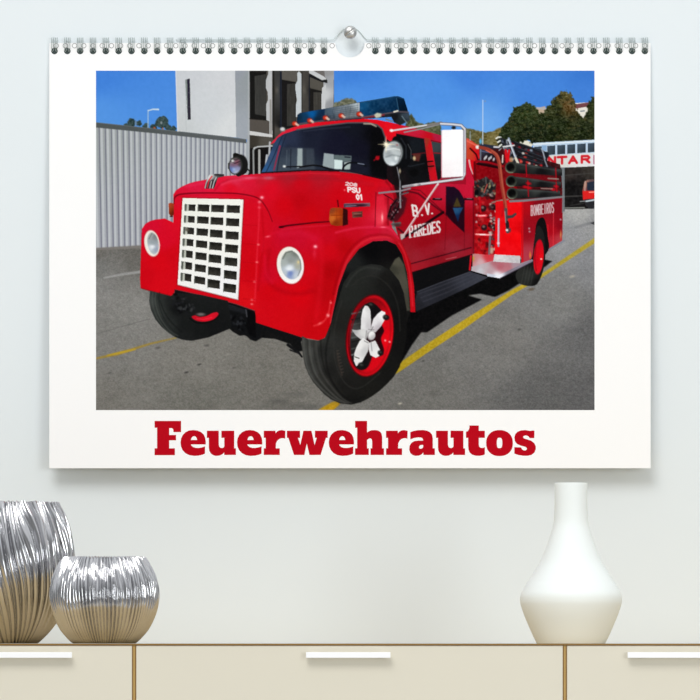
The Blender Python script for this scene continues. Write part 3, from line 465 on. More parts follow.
    poly(Hd, [(180, 190, (214, 24, 60)), (195, 186, (216, 28, 68)), (215, 184, (222, 26, 62)), (235, 180, (216, 44, 76)), (250, 180, (214, 26, 56)), (232, 188, (220, 18, 44)), (262, 177, (196, 30, 50)), (290, 176, (178, 30, 46)), (320, 176, (180, 26, 42)), (350, 178, (200, 16, 32)), (370, 184, (204, 12, 28)),
        (270, 190, (214, 14, 38)), (300, 185, (198, 12, 30)), (300, 200, (188, 8, 22)), (285, 205, (206, 8, 24)), (310, 215, (200, 8, 20)), (340, 198, (202, 8, 24)), (335, 220, (184, 8, 20)), (365, 200, (206, 12, 32)), (384, 195, (190, 20, 42)), (382, 215, (226, 50, 74)),
        (150, 226, (210, 16, 50)), (165, 240, (212, 14, 42)), (160, 262, (212, 10, 26)), (160, 285, (212, 12, 28)), (146, 275, (204, 10, 26)), (176, 215, (216, 16, 38)), (172, 255, (206, 10, 26)), (178, 195, (214, 18, 48)),
        (249, 210, (212, 14, 36)), (246, 250, (206, 10, 26)), (245, 295, (214, 18, 28)), (258, 230, (208, 14, 34)), (252, 270, (204, 8, 22)),
        (285, 235, (198, 14, 44)), (300, 238, (200, 16, 46)), (315, 240, (204, 14, 42)), (330, 236, (196, 12, 34)), (330, 250, (204, 10, 26)), (300, 295, (212, 8, 22)), (270, 290, (206, 8, 22)), (270, 275, (204, 12, 40)), (310, 270, (208, 10, 26)), (290, 320, (208, 12, 24)), (315, 325, (198, 10, 20)), (325, 290, (186, 8, 18)), (330, 270, (178, 6, 16)), (345, 245, (184, 8, 18)), (350, 230, (196, 14, 36)), (375, 229, (200, 20, 50)), (385, 236, (196, 30, 56)), (400, 250, (170, 10, 22)), (408, 268, (166, 8, 20)), (412, 290, (190, 16, 28))], b=.15)
    clip(Hd)
    # bonnet front seam and centre ridge
    line([(173.8, 203), (174.4, 198), (178, 194.6), (186, 193.2), (200, 192.5), (222, 192.6), (238, 193.2), (253, 195.8), (261, 200), (268, 210), (272.4, 221)], [1.4, 1.4, 1.2, 1.1, .5], (104, 4, 18), .85, .25, smooth=True)
    line([(180, 196), (200, 194.6), (236, 195.2), (250, 198), (258, 203)], 1.6, (206, 10, 36), .6, .6)
    line([(215, 190), (219, 184), (228, 179.6), (245, 177)], 1.4, (176, 10, 38), .6, .7); line([(222, 184), (232, 180), (250, 178)], 2, (232, 80, 110), .5, 1.2); line([(186, 186), (200, 183), (210, 182)], 1.5, (234, 60, 100), .5, 1.2)
    glow(262, 197, 1.8, 1.4, (255, 190, 200), .9); glow(259.6, 201.6, 1.6, 1.4, (250, 150, 160), .8); glow(259.4, 207, 1.4, 1.2, (240, 110, 120), .8); line([(259.4, 203), (259, 222), (257.6, 246), (255, 300)], 1.3, (236, 60, 80), .55, .6); glow(269, 177.6, 5, 1.6, (210, 130, 150), .8); glow(250, 177.5, 9, 1.4, (228, 110, 140), .6)
    line([(262, 210), (264, 240), (258, 290)], 1.6, (180, 6, 20), .5, .8); line([(242.6, 206), (241, 250), (238.4, 300)], .9, (170, 8, 22), .5, .3); line([(268, 178), (330, 178), (372, 184)], 3, (150, 30, 44), .35, 1.5); line([(262, 175), (310, 172.8), (340, 174)], 1, (222, 40, 60), .6, .3)
    for x, y in [(258.4, 244), (257, 261.6), (254.6, 281), (252, 299), (252, 303.4)]: glow(x, y, 1.4, 1, (250, 130, 130), .85); 
    for y in (225, 244, 262.6, 281, 299): line([(243, y-1), (257, y)], .6, (178, 6, 20), .6)
    # wing crease
    line([(279.6, 226.6), (288, 225), (298.6, 223.8), (315, 222), (330, 221)], [1.7, 1.5, 1], (74, 6, 16), .95, .2); ell(281.6, 226.6, 2, .9, (50, 4, 12), b=.3, mark=False)
    line([(282, 229), (300, 226.6), (330, 224.6)], 1.6, (216, 40, 70), .5, .6); glow(268, 236, 2.4, .9, (255, 130, 140), .9, -12); line([(262, 250), (264, 240), (272, 233), (282, 231)], 2, (220, 24, 56), .4, 1.4); 
    line([(269, 250), (267, 270), (272, 284), (284, 291), (300, 293), (312, 290)], 4, (172, 6, 20), .5, 1.8, smooth=True); line([(265, 256), (266, 272), (272, 282)], 2.5, (224, 24, 60), .5, 1.4, smooth=True); line([(320, 240), (322, 260), (320, 290), (316, 320)], 4, (222, 24, 44), .35, 2, smooth=True)
    glow(315.4, 246, 1.8, 1.6, (255, 190, 200), 1); glow(314.6, 253, 1.8, 5, (226, 50, 76), .6); line([(281, 234), (300, 232), (315, 238)], 5, (214, 30, 66), .4, 2, smooth=True)
    glow(328, 314.6, 1.5, 1.6, (255, 190, 190), 1); glow(320, 322.6, 2.2, 1.1, (250, 130, 130), .8, -30); line([(330.6, 300), (328, 314), (322, 322), (314, 325)], 1.4, (240, 80, 84), .6, .5, smooth=True); glow(331, 302, 1, 1, (250, 140, 140), .8)
    # wheel arch lip
    lip = [(331, 322), (336, 296), (343, 270), (353, 251), (366, 240), (380, 236.6), (392, 237.6), (400, 244), (406, 257), (410, 275), (412.6, 305)]
    line(lip, [2.6, 2.6, 2.6, 2.4, 2, 1.6, 1.6], (216, 44, 58), .7, .5, smooth=True); line([(p[0]-2.6, p[1]-2.4) for p in lip[1:8]], 2.2, (150, 4, 16), .5, .8, smooth=True)
    line([(336, 232), (356, 227.6), (381, 226.4), (391, 229), (398.6, 237.6)], 2, (226, 50, 84), .65, .8, smooth=True); glow(383, 226.6, 3, .8, (255, 130, 150), .8)
    # body side highlight by the door
    poly([(376, 196), (384, 194), (386, 214), (390, 225), (376, 226)], [(380, 200, (224, 40, 64)), (382, 220, (238, 70, 90)), (387, 222, (180, 14, 34))], b=.8, op=.8, mark=False); glow(382.2, 217, 1, 4, (255, 190, 190), .9); line([(376, 192), (375, 226)], .8, (110, 6, 20), .8); line([(388, 198), (388, 224)], 1.6, (120, 10, 24), .7, .6)
    line([(386, 181), (390, 186), (395, 196)], 2, (120, 8, 18), .6, .6)
    line([(392, 186), (362, 182.6)], 3, (216, 16, 36), .4, 1)
    clip()
    line([(141.4, 287.4), (150, 290), (171, 295.2)], 1, (120, 8, 18), .7, .2); line([(175, 289), (205, 295.6), (236, 303.6), (255, 310.4)], 1, (130, 8, 18), .8, .2)
    # badge on the bonnet, scripts, number
    poly([(204.4, 188), (206, 181), (209.6, 174.2), (217, 173.2), (224.2, 174), (224, 176), (218, 177.4), (214.2, 188), (210, 188)], [(206, 184, (60, 40, 44)), (210, 177, (224, 224, 224)), (213, 182, (30, 30, 32)), (222, 174, (70, 70, 72))]); line([(207.4, 187), (209, 180), (212, 176)], 1.3, (216, 50, 60), .9); line([(205.2, 187.6), (206.6, 182), (209.8, 175)], .8, (210, 208, 208)); line([(212.6, 187.6), (214.4, 181), (216.4, 177)], 1, (200, 200, 202)); line([(210, 187.6), (211.6, 181)], .9, (200, 190, 190)); line([(215, 174.4), (223.6, 174.6)], 1.4, (46, 44, 46))
    word('208', (345.6, 181.6), (357.6, 183.2), 3, 1, (232, 222, 222), gap=.2, slant=.1); word('PSU', (348.2, 186.8), (361, 188), 4.4, 1.5, (240, 232, 232), gap=.25, slant=-.1); word('01', (356.8, 194), (363.6, 194.4), 5, 1.5, (240, 234, 234), gap=.3, slant=-.1)
    glow(344.6, 189.6, 1, 1, (240, 120, 130), .8)
    poly([(343.6, 203.2), (370, 202.4), (370, 206), (343.8, 207)], [(345, 205, (84, 64, 80)), (360, 204, (70, 40, 54)), (369, 204, (110, 84, 96))]); line([(345, 203.2), (369, 202.8)], .7, (150, 116, 130), .8); line([(346, 205.8), (356, 205)], .8, (130, 130, 150), .8); line([(358, 205), (367, 204.4)], .8, (40, 20, 34), .8)
    poly([(352, 211.4), (362.6, 210.6), (362.4, 216.6), (352.4, 217.4)], [(354, 213, (120, 70, 62)), (360, 215, (96, 52, 46))]); line([(354, 213.2), (361, 212.8)], .8, (156, 112, 96), .8); line([(354, 215.2), (361, 214.8)], .8, (66, 30, 30), .8)
    line([(337.6, 200), (338.4, 206)], 1.4, (90, 8, 16), .9)
    # amber side markers
    region('printed_marker_light')
    poly([(329.6, 211), (330.6, 208.2), (333, 207.2), (341, 207.2), (343.2, 208.6), (343.9, 214), (343.8, 221), (342, 225), (336, 225.4), (331, 224), (329.2, 220)], [(332, 210, (140, 66, 36)), (337, 215, (190, 84, 24)), (341, 212, (160, 56, 18)), (336, 222, (130, 46, 14)), (333, 218, (206, 112, 44)), (341, 220, (150, 60, 20))]); poly([(343, 207.6), (347.6, 209), (348, 224), (342.6, 225.4)], (54, 14, 16), b=.3); line([(331, 214.8), (343, 214.6)], .7, (130, 44, 12), .8); line([(336.8, 208), (336.8, 224)], .6, (140, 50, 14), .6)
    region('printed_marker_light#far')
    poly([(168.8, 203), (171, 202.2), (174, 203), (174, 214), (171.6, 216.6), (169, 213)], [(170, 205, (170, 70, 40)), (173, 212, (96, 30, 16)), (171, 210, (150, 62, 20))], b=.2); line([(170.4, 216), (172.6, 216)], 1, (60, 20, 20))

    # grille
    region('printed_grille')
    G = [(182.8, 197.6), (243.6, 199), (238.2, 299), (177.8, 284)]
    line(G+[G[0]], 2, (150, 8, 24), .6, .3); poly(G, [(185, 200, (236, 238, 230)), (240, 202, (240, 242, 236)), (180, 282, (240, 240, 238)), (236, 296, (240, 240, 244)), (212, 240, (242, 242, 238))])
    line([(243.4, 199.6), (238.2, 298.6)], .8, (190, 170, 170), .7); line([(178, 284), (238, 299)], .8, (170, 160, 160), .7)
    T_ = [(184.9, 195.7, 203.7, 210.3), (198, 209.7, 203.8, 211), (211.4, 224.3, 204.2, 211.6), (226.9, 240.2, 204.6, 212.4)]
    B_ = [(180.9, 191.7, 272.6, 280.2), (194.5, 205.5, 275.8, 283.2), (207.7, 220.2, 278.8, 287.4), (223.6, 236.3, 282.9, 291.6)]
    for c in range(4):
        for r_ in range(7):
            t = r_/6; a, b2, y0, y1 = [T_[c][k]*(1-t)+B_[c][k]*t for k in range(4)]
            sl = .5+t*1.3; y0 += .2; 
            poly([(a, y0-sl/2), (b2, y0+sl/2), (b2-.3, y1+sl/2), (a-.3, y1-sl/2)], [(a, y0, (30, 30, 28)), (b2, y0, (28, 28, 26)), (a, y1, (66, 64, 58)), (b2-2, y1, (56, 54, 50))], tex=[(8, 1.6, c+r_)])
            line([(a+.5, y0), (a+.2, y1-.4)], .8, (100, 108, 100), .8)
            if c == 0:
                line([(a+3, y0+.8), (a+2.8, y1-.5)], 2.2, (206, 210, 200), .9); line([(a+1, y0), (a+1, y1)], 1.2, (110, 116, 108), .8)
                if r_ == 2: ell(a+4, y0+2, 2, 2, (90, 84, 74), b=.4, op=.8, mark=False)
    # headlamps
    region('printed_headlight')
    ell(290.5, 264.8, 14.4, 19.2, (150, 4, 18), -8, .6, .5, False)
    ell(290.4, 264.6, 13.4, 18.6, [(280, 255, (236, 234, 226)), (300, 270, (238, 236, 236)), (290, 282, (244, 242, 240))], -8, .2)
    ell(291.2, 264.4, 10.2, 14.3, [(286, 252, (150, 158, 150)), (296, 252, (120, 126, 120)), (291, 260, (146, 152, 150)), (284, 262, (170, 178, 176)), (290, 267.4, (220, 228, 236)), (290, 273, (116, 138, 196)), (298, 265, (170, 172, 160)), (296, 275, (196, 204, 214)), (285, 272, (190, 200, 206))], -8, .2)
    glow(289, 268, 3.4, 2.2, (236, 242, 246), .9); glow(290.6, 272, 2, 1.6, (120, 138, 190), .7); glow(298.4, 261.6, 1.4, 1.8, (226, 206, 150), .8); line([(283, 258), (286, 252), (292, 250.6)], 1.3, (98, 104, 98), .7, .3); line([(300, 259), (301, 268), (298, 275)], .9, (110, 116, 116), .6)
    region('printed_headlight#left')
    ell(152.2, 243, 8, 13.8, (160, 6, 24), -10, .6, .5, False); ell(152.2, 242.8, 7.6, 13.2, (236, 232, 222), -9, .2); ell(153.2, 242.8, 5.5, 10.9, [(151, 235, (168, 172, 172)), (155, 236, (128, 132, 134)), (153, 243, (150, 160, 166)), (152, 247, (220, 226, 232)), (156, 249, (150, 160, 180)), (153, 252, (180, 190, 196))], -9, .2)
    glow(152.6, 246, 2.4, 1.8, (236, 240, 246), .8); line([(149.4, 238), (152, 233)], 1.2, (110, 116, 112), .6); glow(159.6, 244.6, .9, 1.2, (240, 180, 180), .8)
    region('printed_spotlight')
    ell(240.4, 163.6, 7.4, 9.4, (30, 30, 30), 0, .3); poly([(233, 154.4), (240, 154), (247, 160), (247.6, 170), (243, 174.4), (236, 174.4)], (28, 28, 28), smooth=True); ell(235.6, 165.2, 6.9, 9, (52, 54, 52), 8, .2); ell(235.4, 165.4, 5.7, 7.8, [(232, 160, (150, 156, 152)), (236, 158, (90, 76, 80)), (237, 162, (150, 84, 104)), (233, 164, (120, 90, 110)), (232, 169, (96, 120, 180)), (238, 168, (150, 156, 196)), (236, 172, (180, 188, 206)), (240, 164, (60, 56, 60))], 8, .2)
    line([(231, 161), (235, 163), (240, 161)], 1, (46, 34, 40), .8); line([(231, 158.4), (236, 159.6), (239.6, 158)], .9, (50, 46, 48), .8); glow(234, 169, 1.8, 1.8, (170, 194, 232), .7); glow(232.6, 160.6, 1.4, 1.6, (236, 240, 236), .8); line([(247, 168), (250, 171), (249, 174)], 1.4, (40, 40, 40)); line([(228.6, 163), (228.6, 168)], 1, (60, 60, 58))
    region('printed_spotlight#right')
    poly([(392, 141), (398, 135.4), (405, 138), (410.6, 146), (411, 158), (406, 167), (398, 168)], (16, 17, 20), smooth=True, b=.3); line([(408, 144), (411, 150), (411, 158)], 1, (76, 80, 84), .8); line([(401, 138), (406, 146), (406, 158)], 1.4, (44, 48, 54), .7)
    ell(393, 153, 10.2, 13.1, (70, 76, 78), 12, .3); ell(392.8, 153.2, 9.2, 12.2, [(387, 147, (216, 220, 220)), (393, 143, (170, 176, 178)), (399, 147, (150, 156, 158)), (389, 153, (150, 158, 162)), (396, 153, (190, 198, 200)), (393, 150, (196, 202, 204)), (388, 159, (196, 204, 208)), (396, 160, (170, 180, 186)), (393, 164, (226, 232, 236))], 12, .2)
    line([(386, 156.6), (392, 154.6), (400, 156)], 1.6, (120, 128, 132), .6, .4); line([(386, 149.6), (394, 148), (400, 149.6)], 1, (236, 240, 240), .7, .3); glow(396, 158, 1.6, 2.4, (240, 246, 246), .8); line([(399.6, 144), (401.6, 153), (398, 163)], 1.2, (110, 110, 112), .7); glow(394, 146, 3.4, 1.2, (130, 136, 140), .6); glow(397, 144.6, 1.2, 1, (150, 60, 60), .5)
    for a in (0, 90, 45, 135):
        L = 8 if a in (0, 90) else 3.4; dx, dy = L*math.cos(math.radians(a)), L*math.sin(math.radians(a))
        line([(386-dx, 144-dy), (386, 144), (386+dx, 144+dy)], [.1, 1.3, .1], (255, 236, 190), .75, .2)
    glow(386, 144, 2.4, 2.4, (255, 250, 226), 1)
    region('printed_fire_truck')
    # stays below the spot lamp
    poly([(392, 166), (401, 166), (404, 190), (398, 200), (394, 186)], (22, 18, 20), b=.5, op=.9, mark=False); line([(397, 167), (400, 180), (400, 208)], [1, 1.6, 1.4], (132, 134, 140), .85); ell(399.8, 170.6, 1, 2.2, (200, 190, 160), b=.3, op=.8, mark=False); ell(402.4, 177, 3, 4, (26, 24, 26), b=.5, mark=False)
    line([(379, 192.6), (390, 191.4), (400, 190.6), (410, 188)], 1.8, (140, 130, 138)); line([(384, 194), (391, 198), (397, 203)], 1, (60, 10, 18), .8)
    poly([(387, 218), (389.6, 206), (396, 197), (402, 194), (407, 198), (404, 212), (397, 221), (391, 221)], (62, 22, 30), b=.7, op=.85, mark=False); specks([(388, 217), (391, 205), (398, 198), (403, 200), (398, 212), (391, 219)], [(28, 16, 20), (110, 90, 96), (40, 12, 18), (150, 130, 134), (24, 12, 16)], 34, (.5, 1.4), .8, 7)
    line([(388, 216), (391, 206), (397, 199)], 1.3, (24, 14, 18)); line([(391, 219), (397, 210), (401, 200)], 1.5, (28, 14, 18)); line([(400, 188), (400.4, 207)], 1.5, (140, 140, 146)); line([(401, 194), (408, 192)], 1.4, (90, 84, 90)); line([(392, 223.6), (400, 222.4)], 2.2, (96, 92, 92), .9); ell(397, 224.6, 4, 1.6, (60, 54, 52), b=.4, op=.8, mark=False); line([(398, 228), (403, 232)], 2, (70, 20, 26), .8)
    # mirror and its arms
    region('printed_mirror')
    line([(391.4, 130.4), (410, 127.6), (432, 124), (441, 122.8)], 1.7, (206, 206, 212)); line([(404.3, 132), (420, 128.8), (440, 124)], 1.3, (146, 144, 148)); line([(428, 125), (441, 122.6)], 2.6, (120, 116, 112), .9); ell(391.4, 130.2, 1.8, 1.4, (240, 240, 240), b=.3)
    T2 = [(440.7, 123.4), (452, 124), (461, 125), (464.6, 128.6), (464.8, 150), (464.4, 173.6), (462, 178.2), (450, 179.8), (437, 181.6), (415.7, 184.3), (403, 186.4)]
    line(T2, 3, (96, 92, 100), .9, mark=True); line(T2, 1.9, (214, 214, 220)); line([(464.2, 130), (464, 172)], .8, (150, 150, 170), .8); line([(403, 186.6), (420, 184.2)], 1.6, (130, 124, 130), .8); ell(415.6, 184.4, 2.4, 1.1, (220, 216, 216), -8, .3, .8)
    poly([(441.2, 130.3), (443, 129.6), (462, 129.2), (463.2, 130.4), (463.6, 175), (462, 176), (442.6, 177.2), (441.4, 176)], [(443, 132, (248, 246, 249)), (460, 132, (253, 252, 253)), (450, 150, (254, 251, 253)), (444, 172, (246, 240, 243)), (460, 172, (248, 246, 248))]); line([(441.6, 130.6), (441.8, 176.8)], .8, (200, 170, 180), .8); ell(453.6, 127.4, 2, 1.6, (36, 36, 36), b=.4); line([(442, 177.6), (463, 176.4)], .9, (130, 110, 116), .8); line([(463.2, 131), (463.4, 175)], .7, (170, 164, 176), .9)
    line([(437.9, 183.4), (430, 195), (418, 213), (402.4, 237)], 1.9, (226, 214, 214), .95, mark=True); line([(437.2, 185.4), (402, 238)], .6, (150, 90, 100), .7); poly([(400, 233.6), (403.6, 233), (405, 236.6), (401, 239.6)], (190, 180, 176), b=.4)
    # underside
    region('printed_fire_truck')
    poly([(175, 289), (205, 295.6), (236, 303.6), (254.8, 310.4), (255.7, 321.8), (270, 326.6), (290, 333), (304, 337.4), (301, 341), (290, 337), (270, 331), (262, 330), (260, 337), (254, 340), (250, 337), (240, 332), (232, 326), (205, 318), (182, 312), (174, 300)], (20, 21, 23), b=.3)
    clip([(175, 289), (255, 311), (262, 340), (232, 326), (174, 312)])
    line([(190, 296), (215, 303), (240, 309), (252, 313)], 5, (34, 36, 40), .9, .8); line([(190, 294), (215, 300.4), (236, 305.6)], 1, (56, 58, 64), .8); ell(184, 300, 3, 3.4, (44, 46, 50), b=.6, mark=False); ell(188, 308, 3.6, 3, (40, 42, 46), b=.6, mark=False); poly([(247.6, 308), (255.6, 310.6), (256, 338), (250, 337), (247, 328)], (13, 13, 15), b=.4, mark=False); specks([(230, 314), (247, 318), (247, 332), (236, 330)], [(38, 40, 44), (10, 10, 12), (52, 54, 60)], 26, (.8, 2), .7, 4); line([(246, 309), (247, 316)], 1, (90, 92, 98), .7); ell(183, 299, 1, 1, (100, 100, 104), b=.4, mark=False); line([(196, 306), (208, 308)], 2, (58, 60, 60), .8, .5)
    clip()

def wheels():
    region('printed_front_wheel#far')
    # far front wheel
    W2 = [(150.3, 290), (149.2, 300), (151, 309), (155.4, 318.3), (161.6, 326), (169, 332.2), (175, 336), (181, 338.4), (187, 339.6), (193, 339.8), (208.6, 336.6), (220, 332), (232, 327), (228, 300), (200, 294), (175, 292), (171, 295.4), (160, 292.6)]
    poly(W2, [(152, 300, (66, 70, 68)), (158, 310, (54, 58, 56)), (160, 296, (46, 50, 48)), (170, 325, (44, 47, 46)), (185, 325, (28, 30, 30)), (185, 336, (32, 34, 34)), (200, 330, (26, 28, 28)), (215, 328, (24, 25, 26)), (178, 305, (20, 21, 22)), (172, 300, (34, 36, 36))], b=.25)
    for k, x in enumerate((153, 156, 159.6)): line([(x, 292), (x-.4, 302), (x+4, 316), (x+13, 329), (x+22, 335)], .9, (84, 88, 84) if k < 2 else (30, 32, 32), .6, .3, smooth=True)
    poly([(191.8, 316.4), (195, 314.6), (200, 316), (207, 315), (212, 312.4), (217, 311.4), (218.6, 313.6), (215.4, 317.4), (210, 319.8), (203.4, 320.8), (196.6, 319.8)], [(195, 317, (196, 20, 40)), (208, 318, (226, 20, 44)), (217, 313, (206, 24, 44))], b=.3, smooth=True); ell(201, 313.6, 4, 1.5, (120, 112, 112), 0, .5, .9, False); line([(197, 317.8), (204, 318.6), (212, 316.6)], .8, (240, 70, 90), .6, .2); line([(190, 317.6), (196, 321.6), (205, 322.2), (213, 320), (219.4, 314.6)], 1.1, (12, 12, 13), .85, .3, smooth=True)
    specks([(173, 292), (190, 297), (196, 312), (190, 316), (178, 312), (172, 303)], [(12, 12, 14), (46, 47, 50), (30, 31, 34), (66, 68, 70)], 40, (.6, 2), .7, 6); line([(160, 300), (165, 312), (172, 322), (182, 331)], 1, (20, 22, 22), .6, .5, smooth=True)
    # near front wheel: arch, tyre
    region('printed_fire_truck')
    A = [(331, 322), (333.6, 309), (338.6, 286), (347, 263.7), (359, 248.3), (373, 240.6), (387, 240), (396, 244), (402, 254), (407, 272), (409.4, 296), (410.2, 311), (404, 330), (340, 345), (325, 337)]
    poly(A, [(345, 280, (20, 20, 22)), (370, 248, (12, 12, 14)), (395, 250, (16, 14, 16)), (352, 262, (34, 36, 36)), (400, 270, (30, 30, 28))])
    poly([(389.6, 268), (395, 258.6), (399, 256), (404, 264), (408, 284), (409.8, 310), (402, 310), (398, 284)], [(396, 262, (84, 82, 70)), (402, 280, (80, 78, 68)), (406, 300, (70, 68, 60)), (393, 268, (60, 60, 52))], b=.4)
    region('printed_front_wheel')
    Ty = [(302, 335), (301.8, 343), (303, 355), (305, 365), (308.6, 373.6), (313, 381), (317.9, 386.6), (324, 393), (330.9, 398.4), (340, 402.4), (351.3, 403.6), (360.6, 401.4), (370, 396.6), (379, 390.3), (387, 383), (394, 375.4), (399.6, 366), (403, 354), (406, 340), (407, 325), (406.4, 308), (403.6, 292), (399, 280), (391, 270), (381, 264.6), (371, 263.4), (360, 266), (350, 272.6), (343.6, 282), (340, 294), (335, 311), (330.6, 325), (325, 337), (318, 339.8), (308, 338.4)]
    poly(Ty, [(304, 345, (66, 67, 65)), (309, 350, (74, 75, 73)), (313, 342, (60, 60, 58)), (312, 372, (66, 67, 65)), (320, 380, (54, 54, 52)), (332, 395, (46, 46, 44)), (322, 350, (40, 41, 40)), (330, 370, (34, 34, 33)), (345, 385, (30, 30, 29)), (340, 320, (36, 36, 34)), (348, 290, (40, 42, 40)), (360, 272, (40, 42, 40)), (375, 268, (44, 45, 44)), (385, 278, (28, 28, 27)), (396, 290, (24, 24, 24)), (403, 320, (20, 20, 20)), (402, 345, (22, 22, 22)), (390, 372, (26, 26, 25)), (370, 390, (30, 30, 28)), (352, 400, (26, 26, 25))], b=.25)
    clip(Ty)
    for k, (dx, c) in enumerate([(0, (90, 91, 88)), (3.6, (46, 46, 44)), (6, (86, 87, 84)), (10, (46, 46, 44)), (12.6, (72, 72, 70)), (17, (28, 28, 27))]):
        line([(303.6+dx, 338), (304.6+dx, 354), (309+dx, 371), (319+dx*.93, 385), (333+dx*.7, 397), (345+dx*.5, 402)], 1.3, c, .7, .5, smooth=True)
    line([(330, 330), (326, 350), (328, 370), (337, 388), (350, 399), (364, 396)], 1.4, (20, 20, 20), .7, .6, smooth=True)
    line([(342, 300), (335, 325), (334, 352), (340, 374), (350, 386), (362, 386), (380, 372)], 1, (52, 52, 50), .7, .5, smooth=True)
    line([(346, 286), (354, 274), (366, 267), (380, 268.6)], 1.6, (60, 62, 60), .6, .6, smooth=True); line([(352, 285), (362, 277), (376, 276), (390, 287), (398, 306), (400, 330)], 1, (48, 48, 46), .7, .5, smooth=True)
    line([(337.4, 352), (338.6, 363), (342, 374)], 2.2, (64, 56, 52), .55, .4)
    for k in range(8): line([(336.6+k*.7, 350+k*3.1), (338.8+k*.7, 349.4+k*3.1)], .7, (88, 78, 72), .6)
    clip()
    region('printed_wheel_rim')
    ell(369.7, 334.8, 23.6, 41.2, (96, 6, 14), 8.5, .4)
    ell(369.9, 334.9, 22.8, 40.4, [(350, 330, (150, 10, 20)), (353, 355, (196, 14, 28)), (362, 372, (206, 18, 30)), (378, 362, (214, 14, 28)), (388, 340, (224, 16, 30)), (391, 318, (206, 14, 28)), (384, 300, (196, 14, 26)), (374, 296, (190, 16, 28)), (362, 302, (150, 10, 20))], 8.5, .2)
    ell(369.3, 335.2, 20.8, 37.6, [(385, 340, (232, 20, 34)), (378, 365, (220, 16, 30)), (350, 350, (96, 8, 16)), (375, 300, (140, 10, 20)), (388, 320, (214, 12, 28))], 8.5, .3); 
    ell(369.4, 335.3, 21.6, 38.8, (110, 6, 16), 8.5, .2, .25, False); ell(369.6, 335.2, 19.4, 36, [(385, 340, (226, 12, 28)), (378, 365, (214, 12, 28)), (350, 350, (150, 12, 22)), (375, 300, (150, 10, 20)), (386, 320, (210, 10, 26))], 8.5, .3)
    poly([(364, 304), (372, 302), (378, 306), (382, 312), (381, 322), (384, 330), (381, 338), (384, 350), (379, 356), (374, 352), (368, 366), (360, 369), (353, 362), (350, 345), (351, 326), (356, 312)], [(358, 315, (44, 46, 46)), (354, 330, (70, 72, 72)), (356, 345, (40, 40, 40)), (362, 362, (24, 22, 24)), (374, 310, (22, 20, 22)), (378, 330, (40, 12, 18)), (378, 345, (50, 12, 18))], smooth=True, b=.4)
    clip([(349, 305), (366, 302), (364, 370), (349, 370)])
    for k, y in enumerate((312, 318, 323, 330, 336, 340, 347, 353)): line([(352, y+1), (361, y-1)], [1.6, .8], [(104, 108, 108), (24, 24, 24), (84, 86, 84), (130, 134, 136)][k % 4], .75, .3)
    clip(); line([(348.6, 345), (351, 330), (356, 314), (364, 303)], 1.1, (140, 10, 22), .8, .3, smooth=True)
    region('printed_wheel_spider')
    wh = (222, 220, 222)
    poly([(360.8, 329), (361, 318), (362.6, 309), (365, 304.8), (368.6, 305.4), (370.4, 310), (371, 320), (371.2, 331), (366, 333)], [(363, 310, (236, 236, 238)), (368.6, 325, (202, 200, 204)), (362.6, 325, (228, 228, 230)), (369, 308, (214, 214, 216))], b=.2)
    poly([(371.2, 325), (373.4, 318), (378, 312.6), (381.6, 310), (385.2, 311.4), (385.2, 318), (381, 325.4), (375.4, 331.6), (371, 330)], [(374, 322, (230, 228, 232)), (383, 314, (240, 240, 242)), (378, 327, (192, 186, 192))], b=.2)
    poly([(351.6, 328.6), (357, 329.4), (364, 328), (368, 333), (366, 339), (360.6, 338.4), (355.6, 334.4)], [(354, 330, (176, 178, 180)), (363, 333, (218, 218, 218)), (360, 337, (196, 196, 198))], b=.2)
    poly([(356.6, 346), (359.6, 340.4), (363, 337), (369, 341), (368, 350), (362.4, 360.6), (356.2, 365.4), (353.8, 360), (354.4, 352)], [(359, 345, (236, 236, 236)), (365, 350, (204, 204, 206)), (356, 361, (230, 230, 230))], b=.2)
    poly([(368.6, 342), (375.2, 339.6), (380, 349), (379.4, 355), (375.7, 357), (370.4, 354.4), (368.4, 348)], [(371, 346, (218, 218, 220)), (377, 352, (234, 234, 234))], b=.2)
    line([(355, 356), (359, 357.4)], .9, (60, 60, 60), .9); line([(370.8, 340), (372, 350)], .7, (110, 110, 112), .6); line([(370.8, 330), (373, 326)], .8, (90, 86, 90), .7); line([(366.6, 330), (365.8, 338)], 1, (130, 128, 130), .7, .2); line([(364.4, 340), (368, 342)], .9, (120, 118, 120), .7)
    ell(371.2, 334.6, 4, 4.8, (170, 168, 170), 10, .3); ell(371.8, 334.4, 3.2, 4, [(370, 332, (238, 238, 238)), (374, 338, (190, 186, 190))], 10, .3); line([(368.4, 328.6), (374, 329)], .9, (120, 118, 120), .6)
    for x, y, a in [(371, 304.4, 3.4), (386, 316.6, 3.2), (380.6, 352, 3), (361.6, 364.6, 3.6)]:
        ell(x, y, a, a*.85, (24, 25, 25), 20, .4); ell(x-.4, y-.8, a*.5, a*.35, (70, 72, 70), 20, .4, .8, False)
    glow(385.2, 339.6, 1, 1, (255, 200, 200), .9); glow(389.6, 341, 1, .9, (255, 200, 200), .9)

def paint_picture():
    backdrop(); tyre_shadow(); truck_rear(); truck_front(); wheels()
    w = window(PX0, PY0, PX1, PY1); X, Y = w[4], w[5]; sky = (REG == REGIONS.index('printed_sky'))[w[2]:w[3], w[0]:w[1]]
    g = 9*vnoise(X, Y, 1.1, 21)+6*vnoise(X, Y, 2.2, 22)
    INK[w[2]:w[3], w[0]:w[1]] += np.where(sky, .2, np.where((REG == REGIONS.index('printed_pavement'))[w[2]:w[3], w[0]:w[1]], 1, .45))[..., None]*g[..., None]*np.array([1, .8, .9])
# ------------------------------------------------------------------ materials
def srgb(c):
    return tuple(((v/255)/12.92 if v/255 <= .04045 else ((v/255+.055)/1.055)**2.4) for v in c)+(1,)

